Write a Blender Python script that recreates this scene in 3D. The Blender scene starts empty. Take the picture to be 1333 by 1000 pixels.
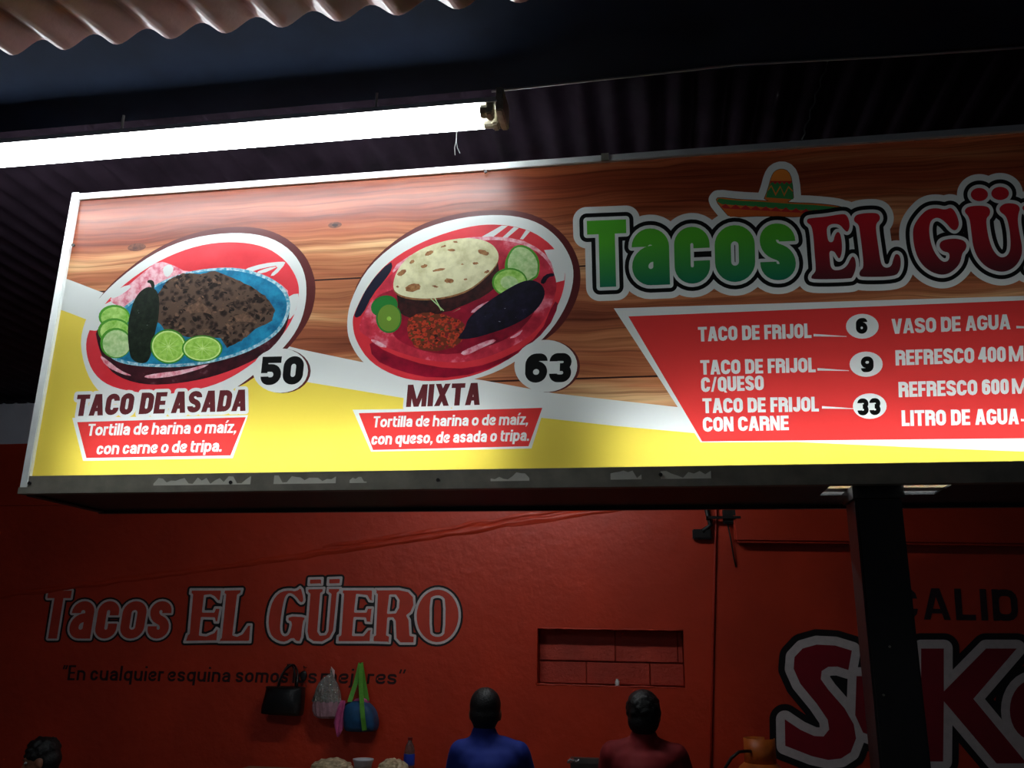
import bpy, bmesh, math, random
import numpy as np
from mathutils import Vector, Matrix, noise
from mathutils.geometry import delaunay_2d_cdt
random.seed(7)
SC = bpy.context.scene
COL = SC.collection
# ------------------------------------------------------------------ camera
F = 1130.0
PITCH, ROLL, YAW = math.radians(16.37), math.radians(0.978), math.radians(-9.73)
CAMZ = 1.6
cy, sy, cp, sp = math.cos(YAW), math.sin(YAW), math.cos(PITCH), math.sin(PITCH)
FW = Vector((sy*cp, cy*cp, sp)); RT = Vector((cy, -sy, 0)); UP = RT.cross(FW)
cr, sr = math.cos(ROLL), math.sin(ROLL)
RT, UP = cr*RT+sr*UP, -sr*RT+cr*UP
CAM = Vector((0, 0, CAMZ))
cd = bpy.data.cameras.new('camera'); cam = bpy.data.objects.new('camera', cd); COL.objects.link(cam)
cd.sensor_width = 36; cd.lens = F/1333*36; cd.clip_start = 0.02
cam.matrix_world = Matrix(((RT.x, UP.x, -FW.x, CAM.x), (RT.y, UP.y, -FW.y, CAM.y), (RT.z, UP.z, -FW.z, CAM.z), (0, 0, 0, 1)))
SC.camera = cam
# ------------------------------------------------------------------ world, exposure, levels of the lamps
SC.view_settings.view_transform = 'Standard'; SC.view_settings.look = 'None'
SC.view_settings.gamma = 1; SC.view_settings.use_curve_mapping = False
SC.view_settings.exposure = 0.0
W = bpy.data.worlds.new('world'); SC.world = W; W.use_nodes = True
W.node_tree.nodes['Background'].inputs[0].default_value = (0.55, 0.62, 0.75, 1)
W.node_tree.nodes['Background'].inputs[1].default_value = 0.035
E_FRONT, E_INSIDE, E_BACK = 31.0, 41.0, 84.0
# ------------------------------------------------------------------ distances (m)
YS = 2.40      # front face of the lightbox sign
YW = 5.85      # back wall
def ray(px, py): return FW + RT*((px-666.5)/F) - UP*((py-500)/F)
def onY(px, py, Y=YS): d = ray(px, py); return CAM + d*((Y-CAM.y)/d.y)
def onZ(px, py, Z): d = ray(px, py); return CAM + d*((Z-CAM.z)/d.z)
# ------------------------------------------------------------------ materials
def srgb(c): return tuple((v/255/12.92 if v/255 <= .04045 else ((v/255+.055)/1.055)**2.4) for v in c)
MATS = {}
def nd(nt, t, **k):
    n = nt.nodes.new(t)
    for a, b in k.items(): setattr(n, a, b)
    return n
def ramp(nt, fac, stops):
    r = nd(nt, 'ShaderNodeValToRGB'); e = r.color_ramp.elements
    while len(e) < len(stops): e.new(0.5)
    for i, (p, c) in enumerate(stops): e[i].position = p; e[i].color = (*c, 1)
    nt.links.new(fac, r.inputs[0]); return r.outputs[0]
def pos(nt, scale=(1, 1, 1), loc=(0, 0, 0)):
    g = nd(nt, 'ShaderNodeNewGeometry'); m = nd(nt, 'ShaderNodeMapping')
    m.inputs['Scale'].default_value = scale; m.inputs['Location'].default_value = loc
    nt.links.new(g.outputs['Position'], m.inputs[0]); return m.outputs[0]
def noi(nt, vec, s, detail=4, rough=.55):
    n = nd(nt, 'ShaderNodeTexNoise'); n.inputs['Scale'].default_value = s
    n.inputs['Detail'].default_value = detail; n.inputs['Roughness'].default_value = rough
    nt.links.new(vec, n.inputs['Vector']); return n.outputs['Fac']
def mat(name, col, rough=.6, metal=0, var=.12, scale=12, bump=0, bscale=40, spec=.5, coat=0, emit=0, alpha=1, trans=0, dist=.004):
    if name in MATS: return MATS[name]
    m = bpy.data.materials.new(name); m.use_nodes = True; MATS[name] = m
    nt = m.node_tree; b = nt.nodes['Principled BSDF']
    c = srgb(col)
    f = noi(nt, pos(nt), scale)
    o = ramp(nt, f, [(.3, tuple(v*(1-var) for v in c)), (.7, tuple(min(1, v*(1+var)) for v in c))])
    nt.links.new(o, b.inputs['Base Color'])
    b.inputs['Roughness'].default_value = rough; b.inputs['Metallic'].default_value = metal
    b.inputs['Specular IOR Level'].default_value = spec; b.inputs['Coat Weight'].default_value = coat
    b.inputs['Transmission Weight'].default_value = trans
    if emit:
        b.inputs['Emission Color'].default_value = (.9, .96, 1, 1); b.inputs['Emission Strength'].default_value = emit
    if bump:
        bn = nd(nt, 'ShaderNodeBump'); bn.inputs['Strength'].default_value = bump; bn.inputs['Distance'].default_value = dist
        nt.links.new(noi(nt, pos(nt), bscale, 6), bn.inputs['Height']); nt.links.new(bn.outputs[0], b.inputs['Normal'])
    return m
def printed(name, colfn):
    """translucent glossy vinyl print of the lightbox: colfn(nt) gives the ink colour socket or an sRGB tuple"""
    if name in MATS: return MATS[name]
    m = bpy.data.materials.new(name); m.use_nodes = True; MATS[name] = m
    nt = m.node_tree; b = nt.nodes['Principled BSDF']; out = nt.nodes['Material Output']
    tr = nd(nt, 'ShaderNodeBsdfTranslucent'); mx = nd(nt, 'ShaderNodeMixShader'); mx.inputs[0].default_value = .42
    if isinstance(colfn, tuple):
        c = (*srgb(colfn), 1); b.inputs['Base Color'].default_value = c; tr.inputs[0].default_value = c
    else:
        o = colfn(nt); nt.links.new(o, b.inputs['Base Color']); nt.links.new(o, tr.inputs[0])
    b.inputs['Roughness'].default_value = .34; b.inputs['Specular IOR Level'].default_value = .45
    # the vinyl sags a little
    bn = nd(nt, 'ShaderNodeBump'); bn.inputs['Strength'].default_value = .25; bn.inputs['Distance'].default_value = .01
    nt.links.new(noi(nt, pos(nt, (1.2, 1, 3)), 3, 2), bn.inputs['Height']); nt.links.new(bn.outputs[0], b.inputs['Normal'])
    nt.links.new(b.outputs[0], mx.inputs[1]); nt.links.new(tr.outputs[0], mx.inputs[2]); nt.links.new(mx.outputs[0], out.inputs[0])
    return m
# ------------------------------------------------------------------ objects
def link(o, parent=None):
    COL.objects.link(o)
    if parent is not None:
        o.parent = parent
    return o
def wloc(o):
    v = Vector((0, 0, 0))
    while o is not None: v += o.location; o = o.parent
    return v
def thing(name, label, cat, loc=(0, 0, 0), group=None):
    o = bpy.data.objects.new(name, None); COL.objects.link(o); o.location = loc
    o.empty_display_size = .1
    o['label'] = label; o['category'] = cat
    if group: o['group'] = group
    return o
def tag(o, label=None, cat=None, group=None, kind=None):
    for k, v in (('label', label), ('category', cat), ('group', group), ('kind', kind)):
        if v: o[k] = v
    return o
def fin(name, bm, ms, parent=None, smooth=False, base=None):
    """bm holds world coordinates; the object's origin goes to base (or to its parent's)"""
    me = bpy.data.meshes.new(name)
    off = wloc(parent) if parent is not None else Vector((0, 0, 0))
    o = bpy.data.objects.new(name, me)
    if parent is None and base is not None: o.location = base; off = Vector(base)
    bmesh.ops.translate(bm, verts=bm.verts, vec=-off)
    bm.to_mesh(me); bm.free()
    for m in (ms if isinstance(ms, (list, tuple)) else [ms]): me.materials.append(m)
    if smooth:
        for p in me.polygons: p.use_smooth = True
    return link(o, parent)
def box(bm, x0, x1, y0, y1, z0, z1, mi=0):
    vs = [bm.verts.new((x, y, z)) for x in (x0, x1) for y in (y0, y1) for z in (z0, z1)]
    for q in ((0, 1, 3, 2), (4, 6, 7, 5), (0, 4, 5, 1), (2, 3, 7, 6), (0, 2, 6, 4), (1, 5, 7, 3)):
        bm.faces.new([vs[i] for i in q]).material_index = mi
    return vs
def boxobj(name, x0, x1, y0, y1, z0, z1, m, parent=None, bev=0):
    bm = bmesh.new(); box(bm, x0, x1, y0, y1, z0, z1)
    if bev: bmesh.ops.bevel(bm, geom=bm.edges[:], offset=bev, segments=2, affect='EDGES')
    return fin(name, bm, m, parent)
def frame_of(d):
    d = d.normalized(); a = Vector((0, 0, 1)) if abs(d.z) < .9 else Vector((1, 0, 0))
    u = d.cross(a).normalized(); return u, u.cross(d).normalized()
def tube(bm, pts, rad, n=8, caps=True, flat=None):
    """pts list of Vectors; rad number or list; flat=(ru,rv) elliptical factor"""
    pts = [Vector(p) for p in pts]; rings = []
    u = v = None
    for i, p in enumerate(pts):
        d = (pts[min(i+1, len(pts)-1)] - pts[max(i-1, 0)])
        if u is None: u, v = frame_of(d)
        else:
            d.normalize(); u = (u - d*u.dot(d)).normalized(); v = u.cross(d).normalized()
        r = rad[i] if isinstance(rad, (list, tuple)) else rad
        fu, fv = flat or (1, 1)
        rings.append([bm.verts.new(p + (u*math.cos(2*math.pi*k/n)*fu + v*math.sin(2*math.pi*k/n)*fv)*r) for k in range(n)])
    for a, b in zip(rings, rings[1:]):
        for k in range(n): bm.faces.new((a[k], a[(k+1) % n], b[(k+1) % n], b[k]))
    if caps:
        bm.faces.new(rings[0][::-1]); bm.faces.new(rings[-1])
def lathe(bm, c, prof, n=20, sx=1, sy_=1):
    """prof: (r,z) list around vertical axis at c"""
    rings = []
    for r, z in prof:
        rings.append([bm.verts.new((c[0]+r*sx*math.cos(2*math.pi*k/n), c[1]+r*sy_*math.sin(2*math.pi*k/n), c[2]+z)) for k in range(n)])
    for a, b in zip(rings, rings[1:]):
        for k in range(n): bm.faces.new((a[k], a[(k+1) % n], b[(k+1) % n], b[k]))
    bm.faces.new(rings[0][::-1]); bm.faces.new(rings[-1])
def ball(bm, c, r, s=(1, 1, 1), sub=2):
    g = bmesh.ops.create_icosphere(bm, subdivisions=sub, radius=r)
    for v in g['verts']: v.co = Vector((v.co.x*s[0], v.co.y*s[1], v.co.z*s[2])) + Vector(c)
def capsule(bm, a, b, ra, rb, n=12):
    a, b = Vector(a), Vector(b); d = (b-a).normalized(); pts = []; rs = []
    for k in range(5):
        t = math.pi/2*k/4; pts.append(a - d*ra*math.cos(t)); rs.append(max(ra*math.sin(t), .001))
    for k in range(5):
        t = math.pi/2*k/4; pts.append(b + d*rb*math.sin(t)); rs.append(max(rb*math.cos(t), .001))
    tube(bm, pts, rs, n)
# ------------------------------------------------------------------ flat lettering: stroke font + planar partition
def fillet(pts, r, closed, seg):
    if r <= 0: return list(pts)
    out = []; n = len(pts)
    for i, p in enumerate(pts):
        if not closed and i in (0, n-1): out.append(p); continue
        a = pts[i-1]; b = pts[(i+1) % n]
        ax, ay = a[0]-p[0], a[1]-p[1]; bx, by = b[0]-p[0], b[1]-p[1]
        la, lb = math.hypot(ax, ay), math.hypot(bx, by)
        if la < 1e-6 or lb < 1e-6: continue
        cosang = max(-1, min(1, (ax*bx+ay*by)/la/lb)); ang = math.acos(cosang)
        if ang > 3.1: out.append(p); continue
        fa = la if (not closed and i-1 == 0) else la/2; fb = lb if (not closed and i+1 == n-1) else lb/2
        t = min(r/math.tan(ang/2), fa*.999, fb*.999); rr = t*math.tan(ang/2)
        ux, uy, vx, vy = ax/la, ay/la, bx/lb, by/lb
        mx, my = ux+vx, uy+vy; ml = math.hypot(mx, my); h = rr/math.sin(ang/2)
        cx, cy_ = p[0]+mx/ml*h, p[1]+my/ml*h
        s = (p[0]+ux*t, p[1]+uy*t); e = (p[0]+vx*t, p[1]+vy*t)
        a0 = math.atan2(s[1]-cy_, s[0]-cx); a1 = math.atan2(e[1]-cy_, e[0]-cx)
        da = (a1-a0+math.pi) % (2*math.pi)-math.pi
        k = max(1, int(round(seg*abs(da)/(math.pi/2))))
        out += [(cx+rr*math.cos(a0+da*j/k), cy_+rr*math.sin(a0+da*j/k)) for j in range(k+1)]
    o2 = [out[0]]
    for q in out[1:]:
        if math.hypot(q[0]-o2[-1][0], q[1]-o2[-1][1]) > 1e-4: o2.append(q)
    if closed and math.hypot(o2[0][0]-o2[-1][0], o2[0][1]-o2[-1][1]) < 1e-4: o2.pop()
    return o2
def stroke(pts, w, r=0, closed=False, seg=4):
    p = fillet(pts, r, closed, seg); n = len(p); L, R = [], []
    for i in range(n):
        a = p[i-1] if (i > 0 or closed) else p[i]; b = p[(i+1) % n] if (i < n-1 or closed) else p[i]
        d1 = (p[i][0]-a[0], p[i][1]-a[1]); d2 = (b[0]-p[i][0], b[1]-p[i][1])
        l1, l2 = math.hypot(*d1), math.hypot(*d2)
        n1 = (-d1[1]/l1, d1[0]/l1) if l1 > 0 else None; n2 = (-d2[1]/l2, d2[0]/l2) if l2 > 0 else None
        n1 = n1 or n2; n2 = n2 or n1
        m = (n1[0]+n2[0], n1[1]+n2[1]); ml = math.hypot(*m) or 1; m = (m[0]/ml, m[1]/ml)
        k = w/2/max(.4, m[0]*n1[0]+m[1]*n1[1])
        L.append((p[i][0]+m[0]*k, p[i][1]+m[1]*k)); R.append((p[i][0]-m[0]*k, p[i][1]-m[1]*k))
    return [L, R] if closed else [L+R[::-1]]
def rect(x0, y0, x1, y1): return [[(x0, y0), (x1, y0), (x1, y1), (x0, y1)]]
def ell(cx, cy_, rx, ry, n=28, rot=0):
    c, s = math.cos(rot), math.sin(rot)
    return [[(cx+rx*math.cos(t)*c-ry*math.sin(t)*s, cy_+rx*math.cos(t)*s+ry*math.sin(t)*c) for t in (2*math.pi*k/n for k in range(n))]]
def glyph(ch, w, k, xh=.74, seg=4, hw=None):
    """list of components (each: rings, even-odd) and the advance width; k scales the widths"""
    q = hw or w
    W0 = {'I': 0, 'i': 0, 'í': 0, 'l': 0, '.': 0, ',': 0, 'M': .62, 'm': .66, 'r': .27, 't': .28, 'J': .34, 'f': .3, 'j': .12, '/': .3,
          'E': .36, 'F': .34, 'L': .34, 'T': .42, 'V': .44, 'A': .46, 'X': .46, 'a': .4, 'c': .38, 's': .38, 'e': .4, 'z': .36, '"': .22}.get(ch, .43)
    Wd = max(w, W0*k) if ch not in 'Iiíl.,' else w
    l, r, c = w/2, Wd-w/2, Wd/2
    H = 1.0; T, B = 1-w/2, w/2; X = xh-w/2; R = .3
    def S(p, rad=R, cl=False, ww=w): return stroke(p, ww, rad, cl, seg)
    def leg(x0, y0, x1, y1, e=1.0): return [[(x0-w*e/2, y0), (x0+w*e/2, y0), (x1+w*e/2, y1), (x1-w*e/2, y1)]]
    g = {
     'O': lambda: [S([(l, B), (r, B), (r, T), (l, T)], R, True)],
     '0': lambda: [S([(l, B), (r, B), (r, T), (l, T)], R, True)],
     'Q': lambda: [S([(l, B), (r, B), (r, T), (l, T)], R, True), [[(c, .22), (c+w*.6, .22), (Wd+.03, -.08), (Wd-.03-w*.5, -.08)]]],
     'C': lambda: [S([(r, .66), (r, T), (l, T), (l, B), (r, B), (r, .34)])],
     'G': lambda: [S([(r, .68), (r, T), (l, T), (l, B), (r, B), (r, .52)]), rect(c, .4, Wd, .52)],
     'D': lambda: [S([(l, B), (r, B), (r, T), (l, T)], .22, True), rect(0, 0, w, 1)],
     'E': lambda: [rect(0, 0, w, 1), rect(0, 0, Wd, q*.85), rect(0, 1-q*.85, Wd, 1), rect(0, .5-q*.4, Wd*.94, .5+q*.4)],
     'F': lambda: [rect(0, 0, w, 1), rect(0, 1-q*.85, Wd, 1), rect(0, .47-q*.4, Wd*.92, .47+q*.4)],
     'L': lambda: [rect(0, 0, w, 1), rect(0, 0, Wd, q*.85)],
     'T': lambda: [rect(c-w/2, 0, c+w/2, 1), rect(0, 1-q*.85, Wd, 1)],
     'I': lambda: [rect(0, 0, w, 1)],
     'J': lambda: [S([(r, 1), (r, B), (l, B), (l, .32)])],
     'U': lambda: [S([(l, 1), (l, B), (r, B), (r, 1)])],
     'N': lambda: [rect(0, 0, w*.9, 1), rect(Wd-w*.9, 0, Wd, 1), leg(w*.5, 1, Wd-w*.5, 0)],
     'M': lambda: [rect(0, 0, w*.9, 1), rect(Wd-w*.9, 0, Wd, 1), leg(w*.55, 1, c, 0, .9), leg(Wd-w*.55, 1, c, 0, .9)],
     'A': lambda: [leg(w*.5, 0, c-w*.12, 1), leg(Wd-w*.5, 0, c+w*.12, 1), rect(w*.8, .2, Wd-w*.8, .2+q*.7)],
     'V': lambda: [leg(w*.5, 1, c-w*.12, 0), leg(Wd-w*.5, 1, c+w*.12, 0)],
     'X': lambda: [leg(w*.5, 0, Wd-w*.5, 1), leg(Wd-w*.5, 0, w*.5, 1)],
     'R': lambda: [rect(0, 0, w, 1), S([(l, T), (r, T), (r, .5), (l, .5)], .2), S([(c, .5), (r, .5), (r, 0)], .12)],
     'P': lambda: [rect(0, 0, w, 1), S([(l, T), (r, T), (r, .46), (l, .46)], .2)],
     'S': lambda: [S([(r, .7), (r, T), (l, T), (l, .58), (r, .42), (r, B), (l, B), (l, .3)])],
     '3': lambda: [S([(l, .72), (l, T), (r, T), (r, .52), (c*.95, .52)], .25), S([(c*.95, .52), (r, .52), (r, B), (l, B), (l, .3)], .25)],
     '5': lambda: [rect(0, 1-q*.85, Wd*.95, 1), rect(0, .42, w*.85, 1), S([(w*.3, .6), (r, .6), (r, B), (l, B), (l, .3)], .25)],
     '6': lambda: [S([(l, B), (r, B), (r, .6), (l, .6)], R, True), S([(r, .74), (r, T), (l, T), (l, .3)])],
     '9': lambda: [S([(l, .4), (r, .4), (r, T), (l, T)], R, True), S([(l, .26), (l, B), (r, B), (r, .7)])],
     '4': lambda: [rect(Wd-w*1.25, 0, Wd-w*.3, 1), rect(0, .2, Wd, .2+q*.75), leg(w*.45, .25, Wd-w*.85, 1)],
     'K': lambda: [rect(0, 0, w, 1), leg(Wd-w*.5, 0, w, .6), leg(Wd-w*.5, 1, w, .4)],
     'a': lambda: [S([(l, xh*.68), (l, X), (r, X), (r, 0)]), S([(r, xh*.58), (l, xh*.52), (l, B), (r, B), (r, xh*.4)])],
     'o': lambda: [S([(l, B), (r, B), (r, X), (l, X)], R, True)],
     'c': lambda: [S([(r, xh*.62), (r, X), (l, X), (l, B), (r, B), (r, xh*.4)])],
     'e': lambda: [S([(l, xh*.5), (r, xh*.5), (r, X), (l, X), (l, B), (r, B), (r, xh*.3)], .2)],
     's': lambda: [S([(r, xh*.68), (r, X), (l, X), (l, xh*.57), (r, xh*.43), (r, B), (l, B), (l, xh*.33)])],
     'd': lambda: [S([(l, B), (r, B), (r, X), (l, X)], R, True), rect(Wd-w, 0, Wd, 1)],
     'q': lambda: [S([(l, B), (r, B), (r, X), (l, X)], R, True), rect(Wd-w, -.25, Wd, xh)],
     'p': lambda: [S([(l, B), (r, B), (r, X), (l, X)], R, True), rect(0, -.25, w, xh)],
     'h': lambda: [rect(0, 0, w, 1), S([(l, X-.03), (l, X), (r, X), (r, 0)], .2)],
     'n': lambda: [rect(0, 0, w, xh), S([(l, X-.03), (l, X), (r, X), (r, 0)], .2)],
     'm': lambda: [rect(0, 0, w, xh), S([(l, X-.03), (l, X), (c, X), (c, 0)], .15), S([(c, X-.03), (c, X), (r, X), (r, 0)], .15)],
     'u': lambda: [S([(l, xh), (l, B), (r, B), (r, xh)]), rect(Wd-w, 0, Wd, xh)],
     'r': lambda: [rect(0, 0, w, xh), S([(l, X-.05), (l, X), (Wd, X)], .12)],
     't': lambda: [S([(w*.5+.03, .95), (w*.5+.03, B), (Wd, B)], .15), rect(0, xh-q*.8, Wd, xh)],
     'i': lambda: [rect(0, 0, w, xh), rect(0, 1-q*.85, w, 1)],
     'í': lambda: [rect(0, 0, w, xh), [[(0, xh+.09), (w*.8, xh+.09), (w*1.5, 1.08), (w*.6, 1.08)]]],
     'l': lambda: [rect(0, 0, w, 1)],
     'j': lambda: [S([(r, xh), (r, -.2), (l-w*.8, -.2)], .12), rect(r-w/2, 1-q*.85, r+w/2, 1)],
     'z': lambda: [rect(0, 0, Wd, q*.85), rect(0, xh-q*.85, Wd, xh), leg(w*.55, q*.3, Wd-w*.55, xh-q*.3)],
     '.': lambda: [rect(0, 0, w, w)],
     ',': lambda: [[[(0, w), (w, w), (w, .02), (w*.3, -.16), (0, -.16), (w*.3, 0), (0, 0)]]],
     '/': lambda: [leg(w*.35, 0, Wd-w*.35, 1, .7)],
     '"': lambda: [leg(w*.4, .72, w*.6+.04, 1, .8), leg(w*.4+Wd*.55, .72, w*.6+.04+Wd*.55, 1, .8)],
    }[ch]()
    return g, Wd
class Shape:
    def __init__(s, comps, mi, r=0.0):
        s.comps = comps; s.mi = mi; s.r = r
        P = np.array([p for c in comps for ring in c for p in ring])
        s.lo = P.min(0)-max(r, 0)-.01; s.hi = P.max(0)+max(r, 0)+.01
    def segs(s):
        a, b = [], []
        for c in s.comps:
            for ring in c:
                a += ring; b += ring[1:]+ring[:1]
        return np.array(a, float), np.array(b, float)
    def inside(s, Q):
        res = np.zeros(len(Q), bool)
        for c in s.comps:
            f = np.zeros(len(Q), bool)
            for ring in c:
                for i in range(len(ring)):
                    (x0, y0), (x1, y1) = ring[i-1], ring[i]
                    if y0 == y1: continue
                    m = (Q[:, 1] > min(y0, y1)) & (Q[:, 1] <= max(y0, y1))
                    f ^= m & (Q[:, 0] < x0+(Q[:, 1]-y0)*(x1-x0)/(y1-y0))
            res |= f
        return res
    def dist(s, Q):
        a, b = s.segs(); d = b-a; L2 = np.maximum((d*d).sum(1), 1e-12); out = np.full(len(Q), 1e9)
        for i in range(len(a)):
            w_ = Q-a[i]; t = np.clip((w_@d[i])/L2[i], 0, 1)
            out = np.minimum(out, np.hypot(*(w_-t[:, None]*d[i]).T))
        return out
    def covers(s, Q):
        ins = s.inside(Q)
        if s.r > 0: return ins | (s.dist(Q) < s.r)
        if s.r < 0: return ins & (s.dist(Q) > -s.r)
        return ins
    def edges(s):
        """list of polylines that hold the boundary"""
        if s.r == 0:
            return [(ring+[ring[0]]) for c in s.comps for ring in c]
        r = abs(s.r); out = []; mids = []
        for c in s.comps:
            for ring in c:
                n = len(ring)
                for i in range(n):
                    p0, p1, p2 = ring[i-1], ring[i], ring[(i+1) % n]
                    d = (p1[0]-p0[0], p1[1]-p0[1]); l = math.hypot(*d)
                    if l < 1e-6: continue
                    nx, ny = -d[1]/l, d[0]/l
                    k = max(1, int(l/2.5))
                    for sgn in (1, -1):
                        pl = [(p0[0]+d[0]*j/k+nx*r*sgn, p0[1]+d[1]*j/k+ny*r*sgn) for j in range(k+1)]
                        out += [(pl[j], pl[j+1]) for j in range(k)]
                    e = (p2[0]-p1[0], p2[1]-p1[1]); le = math.hypot(*e)
                    if le < 1e-6: continue
                    a0 = math.atan2(ny, nx); a1 = math.atan2(e[0]/le, -e[1]/le)
                    da = (a1-a0+math.pi) % (2*math.pi)-math.pi
                    if abs(da) > .02:
                        st = max(1, int(math.ceil(abs(da)*r/2.5)), int(math.ceil(abs(da)/.35)))
                        for off in (0, math.pi):
                            pl = [(p1[0]+r*math.cos(a0+off+da*j/st), p1[1]+r*math.sin(a0+off+da*j/st)) for j in range(st+1)]
                            out += [(pl[j], pl[j+1]) for j in range(st)]
        M = np.array([((a[0]+b[0])/2, (a[1]+b[1])/2) for a, b in out])
        ins = s.inside(M); dd = s.dist(M)
        keep = (dd > r*.97-.05) & (ins if s.r < 0 else ~ins)
        return [list(out[i]) for i in np.nonzero(keep)[0]]
def text(s, p0, p1, up, w, mi, gap=.07, sp=.26, xh=.74, seg=4, r=0, shapes=None):
    """stroke lettering between two pixel points on its baseline; up is the cap height vector"""
    h = math.hypot(*up); D = math.hypot(p1[0]-p0[0], p1[1]-p0[1])/h
    def adv(k):
        t = 0
        for c in s: t += sp if c == ' ' else glyph(c, w, k, xh, 1)[1]+gap
        return t-gap
    lo, hi = .2, 3.5
    for _ in range(30):
        m = (lo+hi)/2
        if adv(m) < D: lo = m
        else: hi = m
    k = lo; sc = D/adv(k)
    e = ((p1[0]-p0[0])/D*sc, (p1[1]-p0[1])/D*sc); x = 0; out = []
    for c in s:
        if c == ' ': x += sp; continue
        g, wd = glyph(c, w, k, xh, seg)
        comps = [[[(p0[0]+(x+q[0])*e[0]+q[1]*up[0], p0[1]+(x+q[0])*e[1]+q[1]*up[1]) for q in ring] for ring in comp] for comp in g]
        out.append(Shape(comps, mi, r)); x += wd+gap
    return out
def restyle(shapes, mi, r): return [Shape(s.comps, mi, r) for s in shapes]
def smooth_ring(pts, it=2):
    for _ in range(it):
        o = []
        for i in range(len(pts)):
            a, b = pts[i], pts[(i+1) % len(pts)]
            o += [(a[0]*.75+b[0]*.25, a[1]*.75+b[1]*.25), (a[0]*.25+b[0]*.75, a[1]*.25+b[1]*.75)]
        pts = o
    return pts
def zr(pts, sc, ox, oy, sm=0):
    q = [(x/sc+ox, y/sc+oy) for x, y in pts]
    return smooth_ring(q, sm) if sm else q
def partition(shapes, to3d):
    """one flat mesh: every triangle takes the topmost shape that covers it"""
    vid = {}; V = []; E = []
    def add(p):
        k = (round(p[0]*500), round(p[1]*500))
        if k not in vid: vid[k] = len(V); V.append(Vector((p[0], p[1])))
        return vid[k]
    for s in shapes:
        for pl in s.edges():
            ids = [add(p) for p in pl]
            E += [(a, b) for a, b in zip(ids, ids[1:]) if a != b]
    E = list({(min(a, b), max(a, b)) for a, b in E})
    vo, eo, fo, *_ = delaunay_2d_cdt(V, E, [], 0, 1e-4, False)
    VO = np.array([(v.x, v.y) for v in vo]); T = np.array([list(f) for f in fo])
    C = VO[T].mean(1); m = np.full(len(T), -1)
    a, b, c = VO[T[:, 0]], VO[T[:, 1]], VO[T[:, 2]]
    area = ((b-a)[:, 0]*(c-a)[:, 1]-(b-a)[:, 1]*(c-a)[:, 0])
    for s in shapes:
        idx = np.nonzero((C[:, 0] > s.lo[0]) & (C[:, 0] < s.hi[0]) & (C[:, 1] > s.lo[1]) & (C[:, 1] < s.hi[1]))[0]
        if len(idx): m[idx[s.covers(C[idx])]] = s.mi
    keep = (m >= 0) & (np.abs(area) > 1e-7)
    T, m = T[keep], m[keep]
    used, inv = np.unique(T, return_inverse=True); T = inv.reshape(T.shape)
    return [to3d(*VO[i]) for i in used], T, m
def flatmesh(name, shapes, to3d, mats_, parent):
    v, T, m = partition(shapes, to3d)
    off = wloc(parent)
    me = bpy.data.meshes.new(name)
    # image y runs down, so turn every face to look at -Y
    faces = []
    for t in T:
        n = (v[t[1]]-v[t[0]]).cross(v[t[2]]-v[t[0]])
        faces.append(tuple(t) if n.y < 0 else tuple(t[::-1]))
    me.from_pydata([tuple(p-off) for p in v], [], faces)
    for k in mats_: me.materials.append(k)
    me.polygons.foreach_set('material_index', m.astype(np.int32)); me.update()
    return link(bpy.data.objects.new(name, me), parent)
# ================================================================== the setting
M_WALL = mat('wall_paint', (190, 54, 27), rough=.42, var=.14, scale=1.6, bump=.4, bscale=13, dist=.014)
M_WALLD = mat('niche_paint', (172, 54, 34), rough=.55, var=.15, scale=6, bump=.7, bscale=40, dist=.01)
M_WHITEP = mat('white_wall_paint', (228, 232, 244), rough=.6, var=.06, scale=5)
M_FLOOR = mat('floor_concrete', (96, 90, 84), rough=.7, var=.15, scale=4)
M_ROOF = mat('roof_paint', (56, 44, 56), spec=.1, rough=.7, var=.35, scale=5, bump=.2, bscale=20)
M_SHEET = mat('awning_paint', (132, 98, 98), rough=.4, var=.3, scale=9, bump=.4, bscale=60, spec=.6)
M_BEAM = mat('beam_paint', (20, 30, 48), rough=.8, var=.2, scale=6, spec=.06)
M_BLACK = mat('black_paint', (20, 20, 21), rough=.45, var=.25, scale=20, bump=.15, bscale=60)
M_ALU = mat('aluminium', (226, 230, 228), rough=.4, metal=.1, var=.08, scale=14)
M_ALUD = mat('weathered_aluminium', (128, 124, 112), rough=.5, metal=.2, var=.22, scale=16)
M_FILM = mat('peeling_film', (200, 198, 186), rough=.6, var=.08)
M_DARKM = mat('dark_metal', (44, 42, 42), rough=.4, metal=.5)
NX0, NZ1 = onY(699, 818, YW).x, onY(699, 818, YW).z
NX1, NZ0 = onY(892, 896, YW).x, onY(892, 896, YW).z
WT = onY(20, 526, YW).z; WB = onY(20, 578, YW).z
XL, XR, ZROOF = -7.5, 5.5, WT+.06
fl = boxobj('floor', XL, XR, -2.5, YW+.15, -.1, 0, M_FLOOR); fl['kind'] = 'structure'
# back wall with a niche cut in it
xs = [XL, NX0, NX1, XR]; zs = [0, NZ0, NZ1, WT]
bm = bmesh.new()
for i in range(3):
    for j in range(3):
        if i == 1 and j == 1: continue
        box(bm, xs[i], xs[i+1], YW, YW+.15, zs[j], zs[j+1])
bmesh.ops.remove_doubles(bm, verts=bm.verts, dist=1e-4)
wall = fin('wall_back', bm, M_WALL); wall['kind'] = 'structure'
fin('niche_back', (lambda b: (box(b, NX0-.02, NX1+.02, YW+.13, YW+.149, NZ0-.02, NZ1+.02), b)[1])(bmesh.new()), M_WALLD, wall)
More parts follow.
